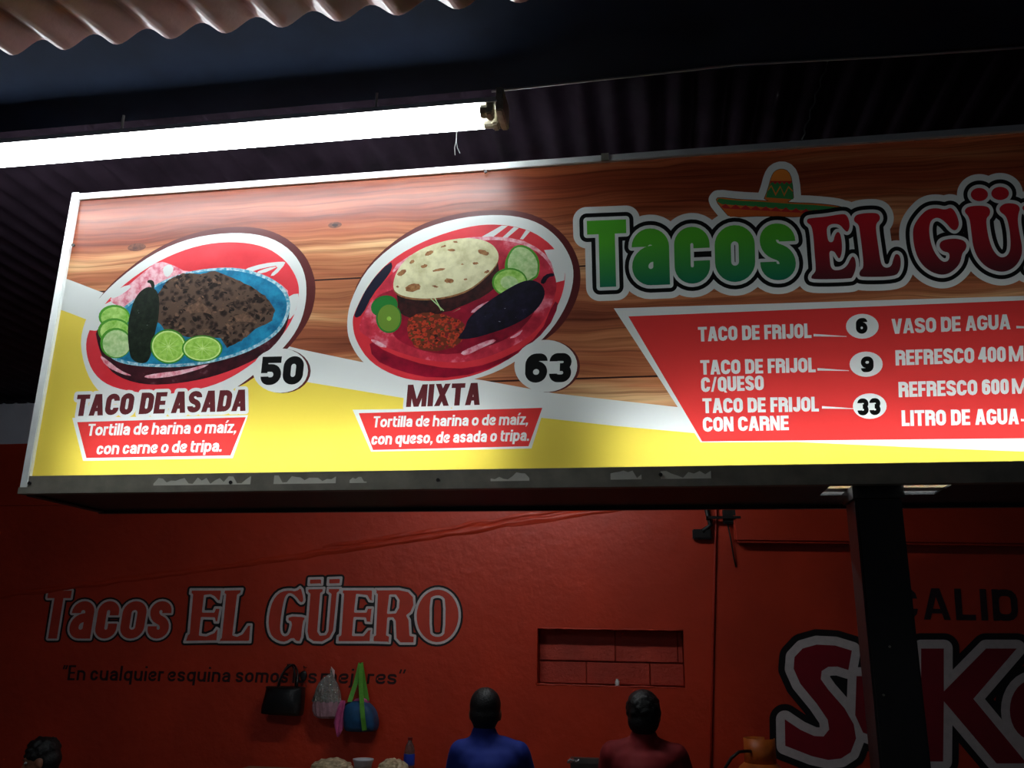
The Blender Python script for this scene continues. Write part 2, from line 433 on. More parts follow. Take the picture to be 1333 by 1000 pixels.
# painted blocks seen in the back of the niche
bz = [NZ0+.004, onY(760, 862, YW).z, onY(760, 862, YW).z+.002, NZ1-.002]
for row, (z0, z1) in enumerate(((bz[0], bz[1]), (bz[2], bz[3]))):
    w0 = NX0+.003; cuts = [.31, .72] if row == 0 else [.5, .9]
    ed = [0]+cuts+[NX1-NX0-.006]
    for a, b in zip(ed, ed[1:]):
        bm = bmesh.new(); box(bm, w0+a+.0018, w0+b-.0018, YW+.1+random.uniform(0, .006), YW+.131, z0+.003, z1-.003)
        bmesh.ops.bevel(bm, geom=bm.edges[:], offset=.003, segments=1, affect='EDGES')
        fin('block', bm, M_WALLD, wall)
# rough lip round the niche
bm = bmesh.new()
for (a, b) in (((NX0, NZ1), (NX1, NZ1)), ((NX1, NZ0), (NX0, NZ0)), ((NX0, NZ0), (NX0, NZ1))):
    n = 26; pts = []; rr = []
    for i in range(n+1):
        t = i/n; x = a[0]+(b[0]-a[0])*t; z = a[1]+(b[1]-a[1])*t
        pts.append((x, YW+.003, z+.004*noise.noise(Vector((x*20, z*20, 3))))); rr.append(.006+.005*noise.noise(Vector((x*14, z*14, 0))))
    tube(bm, pts, [max(.002, r) for r in rr], 6)
fin('niche_lip', bm, M_WALL, wall, True)
# diagonal plaster ridges across the wall
def ridge(name, pix, width, hgt, seed):
    bm = bmesh.new(); n = 90; m = 6; rows = []
    P = [onY(x, y, YW) for x, y in pix]
    L = [0]
    for a, b in zip(P, P[1:]): L.append(L[-1]+(b-a).length)
    for i in range(n+1):
        d = L[-1]*i/n; k = 0
        while k < len(L)-2 and d > L[k+1]: k += 1
        t = (d-L[k])/(L[k+1]-L[k]); c = P[k].lerp(P[k+1], t); dr = (P[k+1]-P[k]).normalized(); up = Vector((-dr.z, 0, dr.x))
        row = []
        for j in range(m+1):
            s = j/m*2-1
            wv = width*(1+.5*noise.noise(Vector((d*5, seed, 0))))
            h = max(0, (1-s*s))*hgt*(1+.9*noise.noise(Vector((d*9, s*1.5, seed))))
            row.append(bm.verts.new(c+up*(s*wv/2+.012*noise.noise(Vector((d*6, 5, seed))))+Vector((0, -h+.002, 0))))
        rows.append(row)
    for a, b in zip(rows, rows[1:]):
        for j in range(m): bm.faces.new((a[j], b[j], b[j+1], a[j+1]))
    return fin(name, bm, M_WALL, wall, True)
ridge('plaster_ridge', [(-20, 778), (110, 762), (260, 742), (420, 720), (590, 694), (720, 674), (835, 657)], .05, .012, 1)
ridge('plaster_ridge', [(420, 712), (560, 692), (700, 668), (815, 652)], .035, .008, 4)
# white band along the top, thin moulding, lintel on the right
boxobj('painted_band', XL, XR, YW-.003, YW, WB, WT, M_WHITEP, wall)
zl = onY(20, 657, YW).z
t1 = boxobj('trim_1', XL, onY(330, 660, YW).x, YW-.012, YW, zl-.008, zl+.008, M_WALL); t1['kind'] = 'structure'
zl = onY(1050, 722, YW).z; xa = onY(955, 700, YW).x
bm = bmesh.new(); box(bm, xa, XR, YW-.09, YW, zl, WB-.1)
for v in bm.verts:
    if v.co.z > zl+.1 and v.co.y < YW-.05: v.co.y = YW-.01
    if abs(v.co.x-xa) < .001 and v.co.z < zl+.1: v.co.z += .07
bmesh.ops.bevel(bm, geom=bm.edges[:], offset=.015, segments=2, affect='EDGES')
t2 = fin('trim_2', bm, M_WALL); t2['kind'] = 'structure'
# side walls, out of the frame
for nm, x0, x1 in (('wall_left', XL-.15, XL), ('wall_right', XR, XR+.15)):
    o = boxobj(nm, x0, x1, 2.0, YW+.15, 0, WT, M_WALL); o['kind'] = 'structure'
# corrugated roof behind the sign
def corrugated(name, x0, x1, d, p0, length, z0, pitch, amp, m, thick=.001, phase=0, rows=2, parent=None):
    bm = bmesh.new(); n = int((x1-x0)/pitch*12); top = []
    for r in range(rows+1):
        q = Vector((0, p0, z0))+Vector(d)*(length*r/rows)
        top.append([bm.verts.new((x0+(x1-x0)*i/n+q.x, q.y, q.z-amp*math.cos(2*math.pi*((x0+(x1-x0)*i/n)-phase)/pitch))) for i in range(n+1)])
    for a, b in zip(top, top[1:]):
        for i in range(n): bm.faces.new((a[i], a[i+1], b[i+1], b[i]))
    o = fin(name, bm, m, parent, True)
    s = o.modifiers.new('thick', 'SOLIDIFY'); s.thickness = thick; s.offset = 0
    return o
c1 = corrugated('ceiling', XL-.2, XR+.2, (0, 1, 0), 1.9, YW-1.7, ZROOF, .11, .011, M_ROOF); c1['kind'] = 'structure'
# ------------------------------------------------------------------ street side: awning sheet, beam, cable
Y0 = 1.5; a = onY(18, 72.6, Y0); b = onY(443, 30, Y0); pitch = (b.x-a.x)/6
v = ray(1200, 830); v = Vector((-v.x/v.y, -1, .02)).normalized()
awn = corrugated('awning_sheet', -4.2, 3.0, v, Y0, 1.5, a.z+pitch*.15, pitch, pitch*.135, M_SHEET, .0015, a.x, 6)
tag(awn, 'faded red corrugated roofing sheet overhead with a wavy edge above the tube lamp', 'roofing sheet')
bm = bmesh.new(); box(bm, -4.5, 3.6, 1.66, 2.243, 3.2, ZROOF-.02)
bmesh.ops.bevel(bm, geom=bm.edges[:], offset=.012, segments=2, affect='EDGES')
beam = fin('roof_beam', bm, M_BEAM, base=(-.5, 1.95, 3.2))
tag(beam, 'wide dark navy roof beam running above the tube lamp and the sign', 'beam')
bm = bmesh.new(); pts = [onZ(640, 119, 3.193), onZ(760, 106, 3.19), onZ(880, 93, 3.193), onZ(960, 84, 3.191), onZ(1150, 74, 3.193), onZ(1360, 60, 3.193)]
tube(bm, pts, .0035, 6)
tag(fin('electric_cable', bm, mat('cable_grey', (150, 150, 150), rough=.35), smooth=True, base=pts[0]), 'thin grey cable running along the lower edge of the navy beam', 'cable')
# wire that the sign hangs from
bm = bmesh.new(); p1 = onY(1044, 181, 2.405); p0_ = onY(1073, 93, 2.405); p0_.z = max(p0_.z, 3.2); pts = [p1.lerp(p0_, t/14)+Vector((.004*math.sin(t*1.9), .003*math.cos(t*2.3), 0)) for t in range(15)]
pts.append(Vector((pts[-1].x+.02, 2.405, ZROOF)))
tube(bm, pts, .0022, 6)
tag(fin('hanging_wire', bm, mat('wire_steel', (170, 170, 165), rough=.3, metal=.8), smooth=True, base=p1), 'twisted steel wire from the roof down to the top rail of the sign', 'wire')
# ------------------------------------------------------------------ strip lamp
M_TUBE = mat('tube_glow', (240, 248, 250), rough=.4, var=0, emit=E_FRONT)
M_ENAMEL = mat('white_enamel', (225, 226, 220), rough=.35, var=.05)
M_SOCK = mat('lamp_socket', (150, 142, 122), rough=.6, var=.25, scale=60)
LX1 = -.463; LX0 = LX1-2.4; LY = 2.18; LZ = 3.072
lamp = thing('strip_lamp', 'long fluorescent strip lamp with two lit white tubes above the left of the sign', 'lamp', (LX0, LY, LZ))
bm = bmesh.new()   # shallow white tray that holds both tubes
prof = [(-.052, .014), (-.046, .034), (.046, .034), (.052, .014), (.049, .014), (.043, .029), (-.043, .029), (-.049, .014)]
ra = [bm.verts.new((LX0-.03, LY+y, LZ+z)) for y, z in prof]; rb = [bm.verts.new((LX1+.04, LY+y, LZ+z)) for y, z in prof]
for i in range(8): bm.faces.new((ra[i], ra[(i+1) % 8], rb[(i+1) % 8], rb[i]))
for q in ((0, 1, 6, 7), (1, 2, 5, 6), (2, 3, 4, 5)):
    bm.faces.new([ra[i] for i in q]); bm.faces.new([rb[i] for i in q][::-1])
fin('reflector_tray', bm, M_ENAMEL, lamp)
for x in (LX0+.3, LX0+1.2, LX1-.35):
    bm = bmesh.new(); tube(bm, [(x, LY+.02, LZ+.03), (x, LY+.02, 3.2)], .004, 8); fin('mounting_stem', bm, M_ENAMEL, lamp)
for k, dy in enumerate((-.027, .027)):
    bm = bmesh.new(); tube(bm, [(LX0+.02, LY+dy, LZ), (LX1-.012, LY+dy, LZ)], .0195, 16); fin('fluorescent_tube', bm, M_TUBE, lamp, False)
    for x in (LX0, LX1-.012):
        bm = bmesh.new(); tube(bm, [(x, LY+dy, LZ), (x+.03, LY+dy, LZ)], .0198, 14); fin('tube_cap', bm, M_SOCK, lamp)
        bm = bmesh.new(); xx = x-.02 if x < -1 else x+.016+k*.008
        box(bm, xx, xx+.022, LY+dy-.021, LY+dy+.021, LZ-.022, LZ+.03); bmesh.ops.bevel(bm, geom=bm.edges[:], offset=.005, segments=2, affect='EDGES')
        fin('tube_socket', bm, M_SOCK, lamp)
bm = bmesh.new(); box(bm, LX1+.036, LX1+.058, LY-.054, LY+.054, LZ-.018, LZ+.06); bmesh.ops.bevel(bm, geom=bm.edges[:], offset=.004, segments=2, affect='EDGES')
fin('end_cap', bm, M_SOCK, lamp)
bm = bmesh.new(); c = onY(594, 184, LY-.03)
tube(bm, [c+Vector((0, 0, .03)), c, c+Vector((-.004, 0, -.02)), c+Vector((-.002, 0, -.045))], .0013, 5)
tube(bm, [c+Vector((0, 0, 0)), c+Vector((.004, 0, -.022)), c+Vector((.012, 0, -.04))], .0013, 5)
fin('loose_string', bm, mat('string', (190, 190, 185)), lamp)
# ------------------------------------------------------------------ lightbox sign
SX0, SX1 = -1.954, 1.62; SZ0, SZ1 = 2.012, 3.043; SD = .40
sign = thing('lightbox_sign', 'long hanging lightbox menu sign with wood print, two food pictures and a red price panel', 'sign', (SX0, YS, SZ0))
yb = YS+SD; RW = .026
ff = .012
boxobj('top_rail', SX0, SX1, YS-ff, YS+.02, SZ1-.022, SZ1, M_ALU, sign, .002)
boxobj('left_rail', SX0, SX0+RW, YS-ff-.002, YS+.02, SZ0, SZ1+.004, M_ALU, sign, .002)
boxobj('right_rail', SX1-RW, SX1, YS-ff-.002, YS+.02, SZ0, SZ1, M_ALU, sign, .002)
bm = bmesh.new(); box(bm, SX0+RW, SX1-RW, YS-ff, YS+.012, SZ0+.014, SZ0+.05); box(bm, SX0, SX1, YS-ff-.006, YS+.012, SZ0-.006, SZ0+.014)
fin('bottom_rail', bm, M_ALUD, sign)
# peeling film left on the bottom rail
def film(x0, x1, n, seed):
    rnd = random.Random(seed); zt = SZ0+.0495; zb = SZ0+.016; P = []
    for i in range(n+1): P.append((x0+(x1-x0)*i/n, zb+(zt-zb)*rnd.uniform(.05, .75)))
    bm = bmesh.new(); yy = YS-ff-.0008
    A = [bm.verts.new((x, yy, z)) for x, z in P]; B = [bm.verts.new((x, yy, zb-.001)) for x, z in P]
    for i in range(n): bm.faces.new((A[i], B[i], B[i+1], A[i+1]))
    o = fin('peeling_film', bm, M_FILM, sign); s = o.modifiers.new('t', 'SOLIDIFY'); s.thickness = .0005; s.offset = 0
for a_, b_, n_, s_ in ((205, 330, 22, 1), (360, 440, 14, 2), (458, 480, 6, 3), (640, 690, 9, 4), (795, 835, 7, 5), (860, 925, 9, 6)):
    film(onY(a_, 615).x, onY(b_, 615).x, n_, s_)
for (px, py) in ((95, 319), (632, 223), (38, 629), (570, 625), (300, 628), (860, 618)):
    q = onY(px, py, YS-ff-.003); bm = bmesh.new()
    tube(bm, [(q.x, YS-ff+.001, q.z), (q.x, YS-ff-.004, q.z)], .0055, 10); fin('screw', bm, M_DARKM, sign)
bm = bmesh.new(); q = onY(788, 211)
box(bm, q.x-.012, q.x+.012, YS-ff-.0035, YS-ff+.001, SZ1-.022, SZ1+.003); fin('rail_joint', bm, M_ALUD, sign)
M_IN = mat('box_inside', (34, 34, 33), rough=.7, var=.05)
boxobj('back_panel', SX0, SX1, yb-.01, yb, SZ0, SZ1, M_IN, sign)
boxobj('top_panel', SX0, SX1, YS+.02, yb-.01, SZ1-.01, SZ1, M_BLACK, sign)
boxobj('side_panel', SX0, SX0+.006, YS+.02, yb-.01, SZ0, SZ1-.01, M_BLACK, sign)
boxobj('side_panel', SX1-.006, SX1, YS+.02, yb-.01, SZ0, SZ1-.01, M_BLACK, sign)
# bottom sheet with two openings beside the pillar head
PX0, PX1, PY0, PY1 = .522, .642, 2.45, 2.572
gx0, gx1 = onZ(1072, 640, SZ0).x, onZ(1222, 640, SZ0).x; gy0, gy1 = YS+.022, YS+.2
bm = bmesh.new()
for x0, x1, y0, y1 in ((SX0, gx0, YS+.012, yb), (gx1, SX1, YS+.012, yb), (gx0, gx1, gy1, yb), (gx0, gx1, YS+.012, gy0), (PX0, PX1, gy0, gy1)):
    box(bm, x0, x1, y0, y1, SZ0-.001, SZ0+.004)
fin('bottom_panel', bm, M_BLACK, sign)
bm = bmesh.new(); box(bm, SX0, SX1, yb-.02, yb+.004, SZ0-.012, SZ0+.02); bmesh.ops.bevel(bm, geom=bm.edges[:], offset=.004, segments=2, affect='EDGES')
fin('rear_rail', bm, mat('glossy_black', (28, 27, 28), rough=.2, spec=.7), sign)
bm = bmesh.new(); box(bm, SX0+.002, SX0+.03, YS+.02, yb, SZ0-.008, SZ0-.001); fin('side_rail', bm, M_BLACK, sign)
# tubes inside
M_TUBEIN = mat('inner_tube_glow', (240, 248, 235), rough=.4, var=0, emit=E_INSIDE)
TZ = SZ0+.095; TY = YS+.145
for a_, b_ in ((-1.80, -.46), (-.12, 1.2), (1.28, 1.55)):
    bm = bmesh.new(); tube(bm, [(a_, TY, TZ), (b_, TY, TZ)], .014, 10); fin('inner_tube', bm, M_TUBEIN, sign)
    bm = bmesh.new(); box(bm, a_-.03, b_+.03, TY-.03, TY+.03, SZ0+.005, SZ0+.035); fin('inner_batten', bm, M_ENAMEL, sign)
    for x in (a_-.02, b_):
        bm = bmesh.new(); box(bm, x, x+.02, TY-.016, TY+.016, SZ0+.035, TZ+.018); fin('inner_socket', bm, M_SOCK, sign)
# ------------------------------------------------------------------ the printed face
def wood(nt):
    g = nd(nt, 'ShaderNodeNewGeometry'); sep = nd(nt, 'ShaderNodeSeparateXYZ'); nt.links.new(g.outputs['Position'], sep.inputs[0])
    warp = noi(nt, pos(nt, (1.6, 1, 4)), 1.4, 2)
    ad = nd(nt, 'ShaderNodeVectorMath', operation='MULTIPLY_ADD')
    cmb = nd(nt, 'ShaderNodeCombineXYZ'); nt.links.new(warp, cmb.inputs[2]); nt.links.new(cmb.outputs[0], ad.inputs[0])
    ad.inputs[1].default_value = (0, 0, .07); nt.links.new(g.outputs['Position'], ad.inputs[2])
    mp = nd(nt, 'ShaderNodeMapping'); mp.inputs['Scale'].default_value = (1.6, 1, 130); nt.links.new(ad.outputs[0], mp.inputs[0])
    grain = noi(nt, mp.outputs[0], 1.0, 6, .62)
    mp2 = nd(nt, 'ShaderNodeMapping'); mp2.inputs['Scale'].default_value = (.9, 1, 11); nt.links.new(ad.outputs[0], mp2.inputs[0])
    big = noi(nt, mp2.outputs[0], 1.0, 3, .5)
    ca = ramp(nt, big, [(.28, srgb((128, 66, 46))), (.42, srgb((170, 98, 66))), (.56, srgb((198, 130, 88))), (.68, srgb((228, 186, 136)))])
    cb = ramp(nt, grain, [(.34, (.42, .33, .28)), (.5, (.85, .82, .8)), (.66, (1.12, 1.12, 1.12))])
    mx = nd(nt, 'ShaderNodeMixRGB', blend_type='MULTIPLY'); mx.inputs[0].default_value = .85
    nt.links.new(ca, mx.inputs[1]); nt.links.new(cb, mx.inputs[2])
    # the top plank is printed in a redder stain
    zz = nd(nt, 'ShaderNodeMapRange'); zz.inputs[1].default_value = onY(430, 318).z; zz.inputs[2].default_value = onY(430, 300).z
    nt.links.new(sep.outputs[2], zz.inputs[0])
    red = nd(nt, 'ShaderNodeMixRGB', blend_type='MULTIPLY'); nt.links.new(zz.outputs[0], red.inputs[0])
    nt.links.new(mx.outputs[0], red.inputs[1]); red.inputs[2].default_value = (.62, .38, .33, 1)
    return red.outputs[0]
def grad(top, bot, za, zb):
    def f(nt):
        g = nd(nt, 'ShaderNodeNewGeometry'); sep = nd(nt, 'ShaderNodeSeparateXYZ'); nt.links.new(g.outputs['Position'], sep.inputs[0])
        r = nd(nt, 'ShaderNodeMapRange'); r.inputs[1].default_value = zb; r.inputs[2].default_value = za; nt.links.new(sep.outputs[2], r.inputs[0])
        return ramp(nt, r.outputs[0], [(0, srgb(bot)), (1, srgb(top))])
    return f
def blot(stops, s, detail=5, sc=(1, 1, 1), rough=.6):
    return lambda nt: ramp(nt, noi(nt, pos(nt, sc), s, detail, rough), [(p, srgb(c)) for p, c in stops])
def voro(stops, s):
    def f(nt):
        n = nd(nt, 'ShaderNodeTexVoronoi'); n.inputs['Scale'].default_value = s
        nt.links.new(pos(nt), n.inputs['Vector'])
        mixn = nd(nt, 'ShaderNodeMath', operation='MULTIPLY_ADD'); nt.links.new(noi(nt, pos(nt), s*1.4, 5), mixn.inputs[0]); mixn.inputs[1].default_value = .9
        nt.links.new(n.outputs['Distance'], mixn.inputs[2])
        return ramp(nt, mixn.outputs[0], [(p, srgb(c)) for p, c in stops])
    return f
PR = []; PI = {}
def ink(name, colfn): PI[name] = len(PR); PR.append(printed('print_'+name, colfn)); return PI[name]
ink('wood', wood); ink('white', (222, 226, 222)); ink('yellow', (232, 208, 82)); ink('joint', (52, 24, 20))
ink('red', (214, 58, 56)); ink('brown', (88, 34, 34)); ink('black', (14, 15, 14)); ink('maroon', (92, 38, 42))
ink('green', grad((84, 178, 48), (14, 106, 84), onY(900, 310).z, onY(900, 372).z))
ink('redgrad', grad((190, 34, 44), (84, 34, 40), onY(1150, 285).z, onY(1150, 355).z))
ink('picture_red', blot([(.3, (206, 42, 52)), (.7, (226, 62, 72))], 6)); ink('pink', blot([(.35, (214, 96, 116)), (.6, (240, 196, 204))], 45))
ink('blue', blot([(.35, (14, 92, 130)), (.62, (34, 140, 178))], 22)); ink('bluelight', blot([(.4, (60, 150, 180)), (.6, (190, 220, 226))], 70))
ink('tray', blot([(.35, (30, 14, 20)), (.6, (70, 26, 34)), (.72, (120, 90, 100))], 18))
ink('meat', voro([(.45, (22, 15, 13)), (.7, (40, 28, 23)), (.85, (62, 45, 37)), (1.0, (88, 68, 56))], 48))
ink('meatdark', blot([(.35, (16, 11, 10)), (.65, (42, 30, 25))], 60)); ink('meatmid', blot([(.35, (52, 38, 31)), (.65, (84, 64, 52))], 60)); ink('salsared', (196, 62, 36)); ink('salsagreen', (64, 84, 36)); ink('glint', (150, 158, 160))
ink('meatlight', blot([(.35, (70, 50, 40)), (.65, (128, 98, 78))], 60)); ink('chili', blot([(.4, (16, 24, 16)), (.66, (34, 46, 32)), (.78, (130, 140, 130))], 50, 6))
ink('cuke', blot([(.35, (120, 186, 60)), (.65, (190, 226, 130))], 40)); ink('cukepale', blot([(.35, (150, 196, 120)), (.65, (206, 226, 170))], 50))
ink('cukerim', (74, 150, 40)); ink('lime', blot([(.35, (132, 190, 62)), (.65, (176, 218, 100))], 70)); ink('limerim', (58, 140, 30)); ink('limecore', (206, 232, 150))
ink('limedark', (34, 120, 46)); ink('limeolive', (106, 142, 48))
ink('platered', blot([(.3, (150, 24, 44)), (.55, (206, 52, 72)), (.72, (240, 150, 166))], 16, 5)); ink('crimson', blot([(.35, (110, 12, 34)), (.65, (166, 20, 50))], 12))
ink('tortilla', blot([(.3, (196, 190, 140)), (.6, (232, 228, 186))], 26)); ink('toast', blot([(.35, (120, 70, 36)), (.65, (180, 130, 82))], 60))
ink('eggplant', blot([(.4, (12, 10, 22)), (.66, (30, 26, 48)), (.8, (120, 120, 150))], 30, 5)); ink('salsa', voro([(.4, (70, 24, 16)), (.65, (170, 48, 30)), (.85, (196, 70, 44)), (1.0, (110, 50, 30))], 70))
ink('shade', blot([(.35, (26, 14, 16)), (.65, (70, 30, 28))], 40)); ink('navy', (24, 24, 44)); ink('orange', grad((236, 138, 54), (190, 90, 40), onY(1010, 225).z, onY(1010, 280).z))
ink('hatgreen', (54, 130, 70)); ink('hatred', (178, 40, 44)); ink('knot', blot([(.35, (70, 34, 24)), (.65, (120, 66, 44))], 60))
def proj(p):
    d = Vector(p)-CAM; w = d.dot(FW); return (666.5+d.dot(RT)/w*F, 500-d.dot(UP)/w*F)
S = []
def poly(pts, k, r=0): s = Shape([[list(pts)]], PI[k], r); S.append(s); return s
def ellip(cx, cy_, rx, ry, k, n=28, rot=0): S.append(Shape([ell(cx, cy_, rx, ry, n, rot)], PI[k]))
base_pts = [proj((x, YS, z)) for x, z in ((SX0+.01, SZ0+.01), (SX1-.01, SZ0+.01), (SX1-.01, SZ1-.01), (SX0+.01, SZ1-.01))]
poly(base_pts, 'wood')
# plank joints
for (x0, y0), (x1, y1) in (((70, 402), (1800, 240)), ((60, 560), (1800, 440))):
    za = onY(430, 364).z if y0 == 402 else onY(755, 493).z
    A = [proj((SX0+.01, YS, za+.003)), proj((SX1-.01, YS, za+.003)), proj((SX1-.01, YS, za-.0025)), proj((SX0+.01, YS, za-.0025))]
    poly(A, 'joint')
ellip(436, 293, 9, 4, 'knot', 16, -.1); ellip(436, 293, 4, 2, 'joint', 12)
ellip(178, 322, 12, 5, 'knot', 16, -.1)
# swooshes
poly([(80, 361), (92, 365), (131, 380), (200, 404), (300, 432), (392, 455), (469, 471), (548, 484), (628, 495), (721, 512), (800, 521), (882, 530), (1000, 540), (1760, 560), (1760, 660), (20, 660)], 'white')
poly([(70, 401), (84, 405), (110, 415), (200, 448), (300, 477), (403, 498), (524, 518), (610, 533), (705, 544), (800, 554.5), (906, 564), (960, 571), (1048, 576), (1180, 582), (1333, 588), (1760, 596), (1760, 660), (20, 660)], 'yellow')
# picture 1
Z1 = lambda p, sm=2: zr(p, 3.809, 80, 280, sm)
poly(Z1([(130, 510), (195, 395), (300, 290), (480, 155), (690, 75), (900, 52), (1070, 82), (1200, 180), (1256, 300), (1262, 400), (1230, 525), (1120, 670), (1000, 775), (860, 870), (600, 920), (300, 820)]), 'brown')
poly(Z1([(88, 650), (118, 510), (205, 385), (400, 222), (600, 122), (820, 85), (1010, 98), (1140, 170), (1208, 280), (1218, 410), (1185, 545), (1100, 665), (940, 805), (800, 900), (600, 960), (400, 960), (240, 920), (140, 830)]), 'white')
inner1 = Z1([(116, 650), (140, 560), (210, 440), (330, 325), (500, 215), (680, 148), (850, 130), (1005, 152), (1110, 220), (1168, 310), (1182, 390), (1152, 515), (1060, 645), (900, 775), (750, 850), (550, 890), (400, 885), (230, 850), (145, 770)])
poly(inner1, 'picture_red')
poly(Z1([(130, 570), (140, 545), (200, 450), (260, 420), (340, 440), (330, 520), (220, 560), (175, 575)], 1), 'white')
poly(Z1([(1080, 430), (1174, 380), (1176, 420), (1150, 512), (1090, 520)], 1), 'white')
poly(Z1([(240, 410), (330, 350), (400, 290), (480, 225), (560, 250), (620, 285), (740, 262), (830, 268), (920, 285), (1000, 300), (1120, 360), (1130, 420), (1000, 380), (500, 390), (330, 460), (250, 440)], 1), 'pink')
for q in ([(900, 270), (1000, 240), (1095, 230), (1115, 236), (1060, 300), (1030, 302), (1085, 248), (1000, 262), (930, 285)], [(960, 285), (1020, 262), (1070, 255), (1060, 262), (1000, 290)], [(240, 400), (300, 355), (345, 345), (340, 365), (290, 400), (250, 415)], [(500, 260), (540, 240), (560, 270), (530, 310), (510, 300)]):
    poly(Z1(q, 1), 'white')
poly(Z1([(165, 560), (180, 640), (200, 700), (250, 790), (400, 845), (600, 835), (800, 790), (1000, 700), (1100, 600), (1135, 490), (1120, 440), (300, 500)]), 'tray')
poly(Z1([(400, 800), (470, 785), (600, 770), (740, 735), (700, 760), (560, 800), (440, 812)], 1), 'pink')
poly(Z1([(185, 690), (230, 720), (290, 770), (360, 800), (300, 790), (220, 750)], 1), 'pink')
plate1 = Z1([(330, 440), (460, 345), (600, 285), (760, 260), (900, 262), (1050, 312), (1128, 385), (1138, 480), (1078, 590), (950, 670), (800, 722), (600, 757), (400, 752), (290, 735), (230, 700), (210, 600), (250, 500)])
poly(plate1, 'bluelight'); poly(Z1([(335, 450), (460, 355), (600, 296), (760, 272), (895, 276), (1040, 325), (1112, 395), (1122, 478), (1065, 580), (945, 655), (798, 708), (600, 742), (405, 738), (300, 720), (245, 690), (225, 600), (265, 510)]), 'blue')
for cx_, cy_, k1, k2, rx, ry in ((262, 505, 'cukerim', 'cuke', 78, 60), (262, 575, 'cukerim', 'cuke', 82, 64), (270, 635, 'cukerim', 'cukepale', 78, 76)):
    ellip(cx_/3.809+80, cy_/3.809+280, rx/3.809, ry/3.809, k1, 22); ellip((cx_+3)/3.809+80, (cy_+3)/3.809+280, (rx-9)/3.809, (ry-8)/3.809, k2, 22)
def rough(pts, amp, seed, n=5):
    out = []; r = random.Random(seed)
    for i in range(len(pts)):
        a, b = pts[i], pts[(i+1) % len(pts)]
        for j in range(n):
            t = j/n; out.append((a[0]+(b[0]-a[0])*t+r.uniform(-amp, amp), a[1]+(b[1]-a[1])*t+r.uniform(-amp, amp)))
    return out
poly(rough(Z1([(480, 390), (530, 320), (600, 290), (690, 290), (760, 278), (850, 310), (940, 355), (1010, 400), (1058, 470), (1045, 525), (960, 565), (890, 625), (820, 660), (790, 610), (650, 610), (520, 580), (470, 520)], 0), .7, 3), 'meat')
meat_ring = Shape([[Z1([(480, 390), (530, 325), (600, 298), (690, 296), (760, 286), (850, 318), (935, 362), (1005, 405), (1050, 470), (1038, 520), (955, 560), (885, 620), (820, 650), (790, 605), (650, 605), (520, 575), (470, 520)], 0)]], 0)
_r = random.Random(21)
def chunks(ring, n, keys, r0, r1, sq=.7):
    k = 0
    while k < n:
        x = _r.uniform(ring.lo[0], ring.hi[0]); y = _r.uniform(ring.lo[1], ring.hi[1])
        if not ring.inside(np.array([[x, y]]))[0]: continue
        k += 1; rr = _r.uniform(r0, r1); ro = _r.uniform(-.9, .9); a_ = _r.uniform(.4, 1)
        poly([(x+rr*math.cos(t)*_r.uniform(.6, 1.2)*math.cos(ro)-rr*a_*sq*math.sin(t)*math.sin(ro), y+rr*math.cos(t)*math.sin(ro)+rr*a_*sq*math.sin(t)*math.cos(ro)*_r.uniform(.6, 1.2)) for t in (2*math.pi*j/7 for j in range(7))], _r.choice(keys))
chunks(meat_ring, 260, ('meat', 'meatdark', 'meatlight', 'meatdark', 'meat', 'meatmid'), 1.2, 5.5)
chunks(meat_ring, 90, ('meatmid', 'meatlight', 'meatdark'), .7, 2.2)
for q in ([(600, 460), (690, 425), (760, 500), (700, 480), (640, 490)], [(850, 500), (920, 480), (975, 540), (930, 530), (880, 530)]):
    poly(rough(Z1(q, 0), .5, 5, 3), 'meatlight')
poly(Z1([(335, 680), (326, 560), (350, 440), (390, 375), (440, 350), (485, 385), (485, 500), (460, 600), (440, 720), (400, 740), (350, 720)]), 'chili')
poly(Z1([(448, 362), (440, 338), (425, 335), (428, 322), (452, 322), (462, 340), (460, 368)], 1), 'chili')
def lime(cx_, cy_, rx, ry, rot=0):
    ellip(cx_, cy_, rx, ry, 'limerim', 26, rot); ellip(cx_, cy_, rx*.92, ry*.91, 'limecore', 24, rot); ellip(cx_, cy_, rx*.85, ry*.83, 'lime', 22, rot)
    for k in range(5):
        t = k*math.pi/5+.35+rot; dx, dy = math.cos(t)*rx*.8, math.sin(t)*ry*.78; nx, ny = -math.sin(t)*.35, math.cos(t)*.35
        poly([(cx_-dx, cy_-dy), (cx_+nx, cy_+ny), (cx_+dx, cy_+dy), (cx_-nx, cy_-ny)], 'limecore')
lime(531/3.809+80, 652/3.809+280, 90/3.809, 86/3.809, .2); lime(698/3.809+80, 662/3.809+280, 101/3.809, 66/3.809)
# picture 2
Z2 = lambda p, sm=2: zr(p, 3.809, 430, 260, sm)
poly(Z2([(92, 500), (190, 310), (400, 140), (600, 72), (810, 46), (990, 62), (1130, 140), (1215, 250), (1246, 370), (1228, 490), (1150, 630), (1040, 715), (800, 870), (400, 870), (150, 700)]), 'brown')
poly(Z2([(80, 620), (98, 500), (190, 325), (380, 175), (600, 95), (830, 70), (1005, 97), (1125, 178), (1196, 290), (1210, 390), (1175, 525), (1082, 668), (920, 808), (740, 890), (500, 925), (300, 900), (160, 812), (95, 710)]), 'white')
poly(Z2([(108, 610), (118, 560), (190, 415), (300, 295), (480, 195), (680, 132), (830, 119), (985, 147), (1096, 220), (1156, 310), (1168, 400), (1134, 522), (1042, 665), (900, 787), (720, 876), (520, 905), (350, 888), (200, 812), (125, 700)]), 'picture_red')
poly(Z2([(118, 565), (190, 417), (300, 300), (310, 340), (270, 400), (210, 470), (160, 570), (125, 590)], 1), 'navy')
